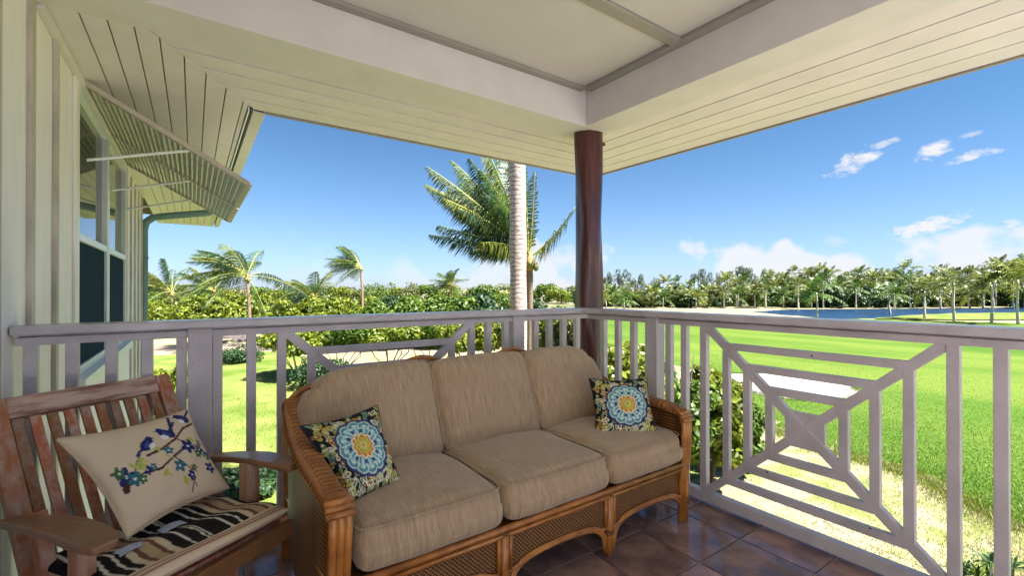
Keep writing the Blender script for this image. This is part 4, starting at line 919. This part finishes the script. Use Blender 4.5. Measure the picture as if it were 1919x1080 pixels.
for i, (px, top, D) in enumerate([(1530, 532, 72), (1733, 528, 70), (1788, 512, 66), (1858, 515, 62), (1908, 505, 60), (1668, 540, 84)]):
    where = ('leftmost one', 'third from the left', 'fourth from the left', 'second from the right', 'rightmost, tallest one', 'second from the left')[i]
    fp(px, D, top, 'thin pale trunked palm on the near lake shore, %s' % where, 'thin palms on the near lake shore')
def ironwood(seed):
    rnd = random.Random(seed); cs = []
    for i in range(12): f = i / 11; cs.append((rnd.uniform(-.42, .42) * (1.15 - f * .7) + f * .1, rnd.uniform(-.3, .3), .30 + .66 * f * rnd.uniform(.7, 1.05), .12, .12, .13))
    return leaves('crown', 1500, lobes(cs), .075, iron_m, seed=seed, aspect=.22, up=.9)
irons = [ironwood(s_) for s_ in range(3)]
for px, top in [(1150, 508), (1168, 500), (1192, 512), (1225, 518), (1300, 506), (1322, 500), (1345, 508), (1382, 490), (1400, 494), (1428, 506), (1446, 502), (1522, 492), (1540, 500), (1585, 505), (1628, 502), (1655, 503), (1692, 500), (1735, 508), (1760, 505), (1815, 498), (1850, 496), (1880, 500), (1905, 482), (1930, 484)]:
    D = random.uniform(138, 155); p = at(px, 543, D=D); h = H - (top - HY) * D / FPX - G; t = thing('ironwood_tree', 'wispy grey green ironwood above the lake grove, %s' % ('left of the X panel' if px < 1320 else 'above the left half of the X panel' if px < 1550 else 'above the right half of the X panel' if px < 1790 else 'near the right picture edge'), 'tree', (p.x, p.y, G), random.uniform(0, 6), 'ironwood trees behind the palm grove')
    o = link('crown', random.choice(irons), t); o.scale = (h * .62, h * .62, h); o = link('trunk', ptrunk, t); o.scale = (.8, .8, h * .8)
for i in range(62):
    px = 1100 + i * 15.5 + random.uniform(-8, 8)
    bush(px, random.uniform(114, 128), (538 if px > 1400 else 546) + random.uniform(-9, 6), 56, 'under' + 'dyg'[i % 3], 'undergrowth shrub below the lake grove, %s' % ('left of the X panel' if px < 1320 else 'above the left half of the X panel' if px < 1550 else 'above the right half of the X panel' if px < 1790 else 'near the right picture edge'), group='undergrowth shrubs below the palm grove', material={'d': leaf_d, 'y': leaf_o, 'g': leaf_g}['dyg'[i % 3]], leaf=.9, nl=900, variants=2)
for i in range(26):
    px = 1150 + i * 32 + random.uniform(-10, 10)
    bush(px, random.uniform(150, 170), skyline(px) + 10 + random.uniform(-3, 3), 60, 'rear' + 'dg'[i % 2], 'leafy tree behind the lake grove, %s' % ('left of the X panel' if px < 1320 else 'above the left half of the X panel' if px < 1550 else 'above the right half of the X panel' if px < 1790 else 'near the right picture edge'), cat='tree', name='background_tree', group='background trees behind the palm grove', material={'d': leaf_d, 'g': leaf_o}['dg'[i % 2]], leaf=1.2, nl=900, variants=2)
sheet('far_meadow', wobble([at(-700, 543, D=60).xy, at(1130, 543, D=58).xy, at(1130, 543, D=420).xy, at(-700, 543, D=900).xy], 1.5, 10), G + .010, mat('olive scrub ground', (.085, .095, .035), .95, 0, .12, color2=(.17, .16, .09), detail=8))
# lava rocks by the path
for i, (px, py, s_) in enumerate([(430, 634, .9), (452, 640, .6), (500, 652, .8), (515, 655, .7)]):
    p = at(px, py, G); rnd = random.Random(i); q = MB(); q.grid(lambda u, v: (p.x + s_ * 1.5 * math.cos(u * 6.283) * math.sin(v * math.pi) * (1 + .15 * math.sin(u * 19 + i)), p.y + s_ * math.sin(u * 6.283) * math.sin(v * math.pi), G + s_ * .6 * math.cos(v * math.pi) * (1 + .2 * math.sin(u * 12.566 + i))), 16, 8)
    tag(q.build('lava_rock', rock_m), 'dark lava rock by the gravel path, %s from the left' % ('first', 'second', 'third', 'fourth')[i], 'rock', 'lava rocks by the gravel path')
# dry grass tufts between the deck and the lawn
def tufts(name, material, n, region, hgt_, seed, spread=.05):
    rng = np.random.default_rng(seed); P_ = region(rng, n); a = rng.uniform(0, 6.283, n); L_ = hgt_ * rng.uniform(.5, 1.3, n); lean = rng.normal(0, .5, (n, 2))
    w = np.stack([np.cos(a), np.sin(a), np.zeros(n)], 1) * (.008 + .0 * L_)[:, None]; top = P_ + np.stack([lean[:, 0] * L_, lean[:, 1] * L_, L_], 1)
    V = np.stack([P_ - w, P_ + w, top], 1).reshape(-1, 3); k = np.arange(n) * 3; F = np.stack([k, k + 1, k + 2], 1); o = link(name, npmesh(name, V, F, material)); return tag(o, kind='stuff')
def reg(rng, n):
    t = rng.uniform(0, 1, n); px = 1250 + 680 * rng.uniform(0, 1, n); out_ = []
    for p in px:
        lim = np.interp(p, [1250, 1330, 1440, 1560, 1690, 1780, 1880, 1930], [700, 730, 800, 845, 880, 925, 980, 1000]); py = lim + rng.random() ** 1.3 * (1090 - lim) - 8; v = at(p, max(py, 640), G); out_.append((v.x, v.y, G))
    return np.array(out_)
g = tufts('dry_grass', dry_m, 11000, reg, .07, 1); g['label'] = 'straw coloured dry grass between the house and the lawn'
def reg2(rng, n):
    px = rng.uniform(1320, 1960, n); out_ = []
    for p in px:
        lim = np.interp(p, [1320, 1380, 1440, 1560, 1690, 1780, 1880, 1960], [700, 770, 803, 848, 884, 928, 984, 1010]); py = 655 + rng.random() ** .6 * (lim + 6 - 655); v = at(p, py, G); out_.append((v.x, v.y, G))
    return np.array([q_ for q_ in out_])
g = tufts('fairway_grass', leafm('fairway grass blades', (.075, .135, .015), .6, .3), 60000, reg2, .045, 4); g['label'] = 'short mown grass blades of the golf fairway'
def along(pts, w):
    P_ = [Vector((x, y)) for x, y in pts]
    def fn(rng, n):
        k = rng.integers(0, len(P_) - 1, n); t = rng.random(n); return np.array([(*(P_[a].lerp(P_[a + 1], b_) + Vector((rng.normal(0, w), rng.normal(0, w)))), G) for a, b_ in zip(k, t)])
    return fn
bk_ = [P2(1352, 702), P2(1430, 700), P2(1520, 706), P2(1592, 722), P2(1618, 742), P2(1560, 756), P2(1470, 748), P2(1400, 735), P2(1352, 702)]
g = tufts('bunker_fringe', leaf_g, 5000, along(bk_, .16), .11, 6); g['label'] = 'ragged grass fringe round the sand bunker'
g = tufts('lawn_edge_grass', leaf_y, 9000, along(lawn_pts[:7], .3), .11, 7); g['label'] = 'ragged grass along the edge of the fairway'
g = tufts('lawn_grass', leaf_y, 12000, lambda rng, n: np.stack([rng.uniform(-3, 7, n), rng.uniform(4, 20, n), np.full(n, G)], 1), .10, 2); g['label'] = 'short green grass of the garden lawn'
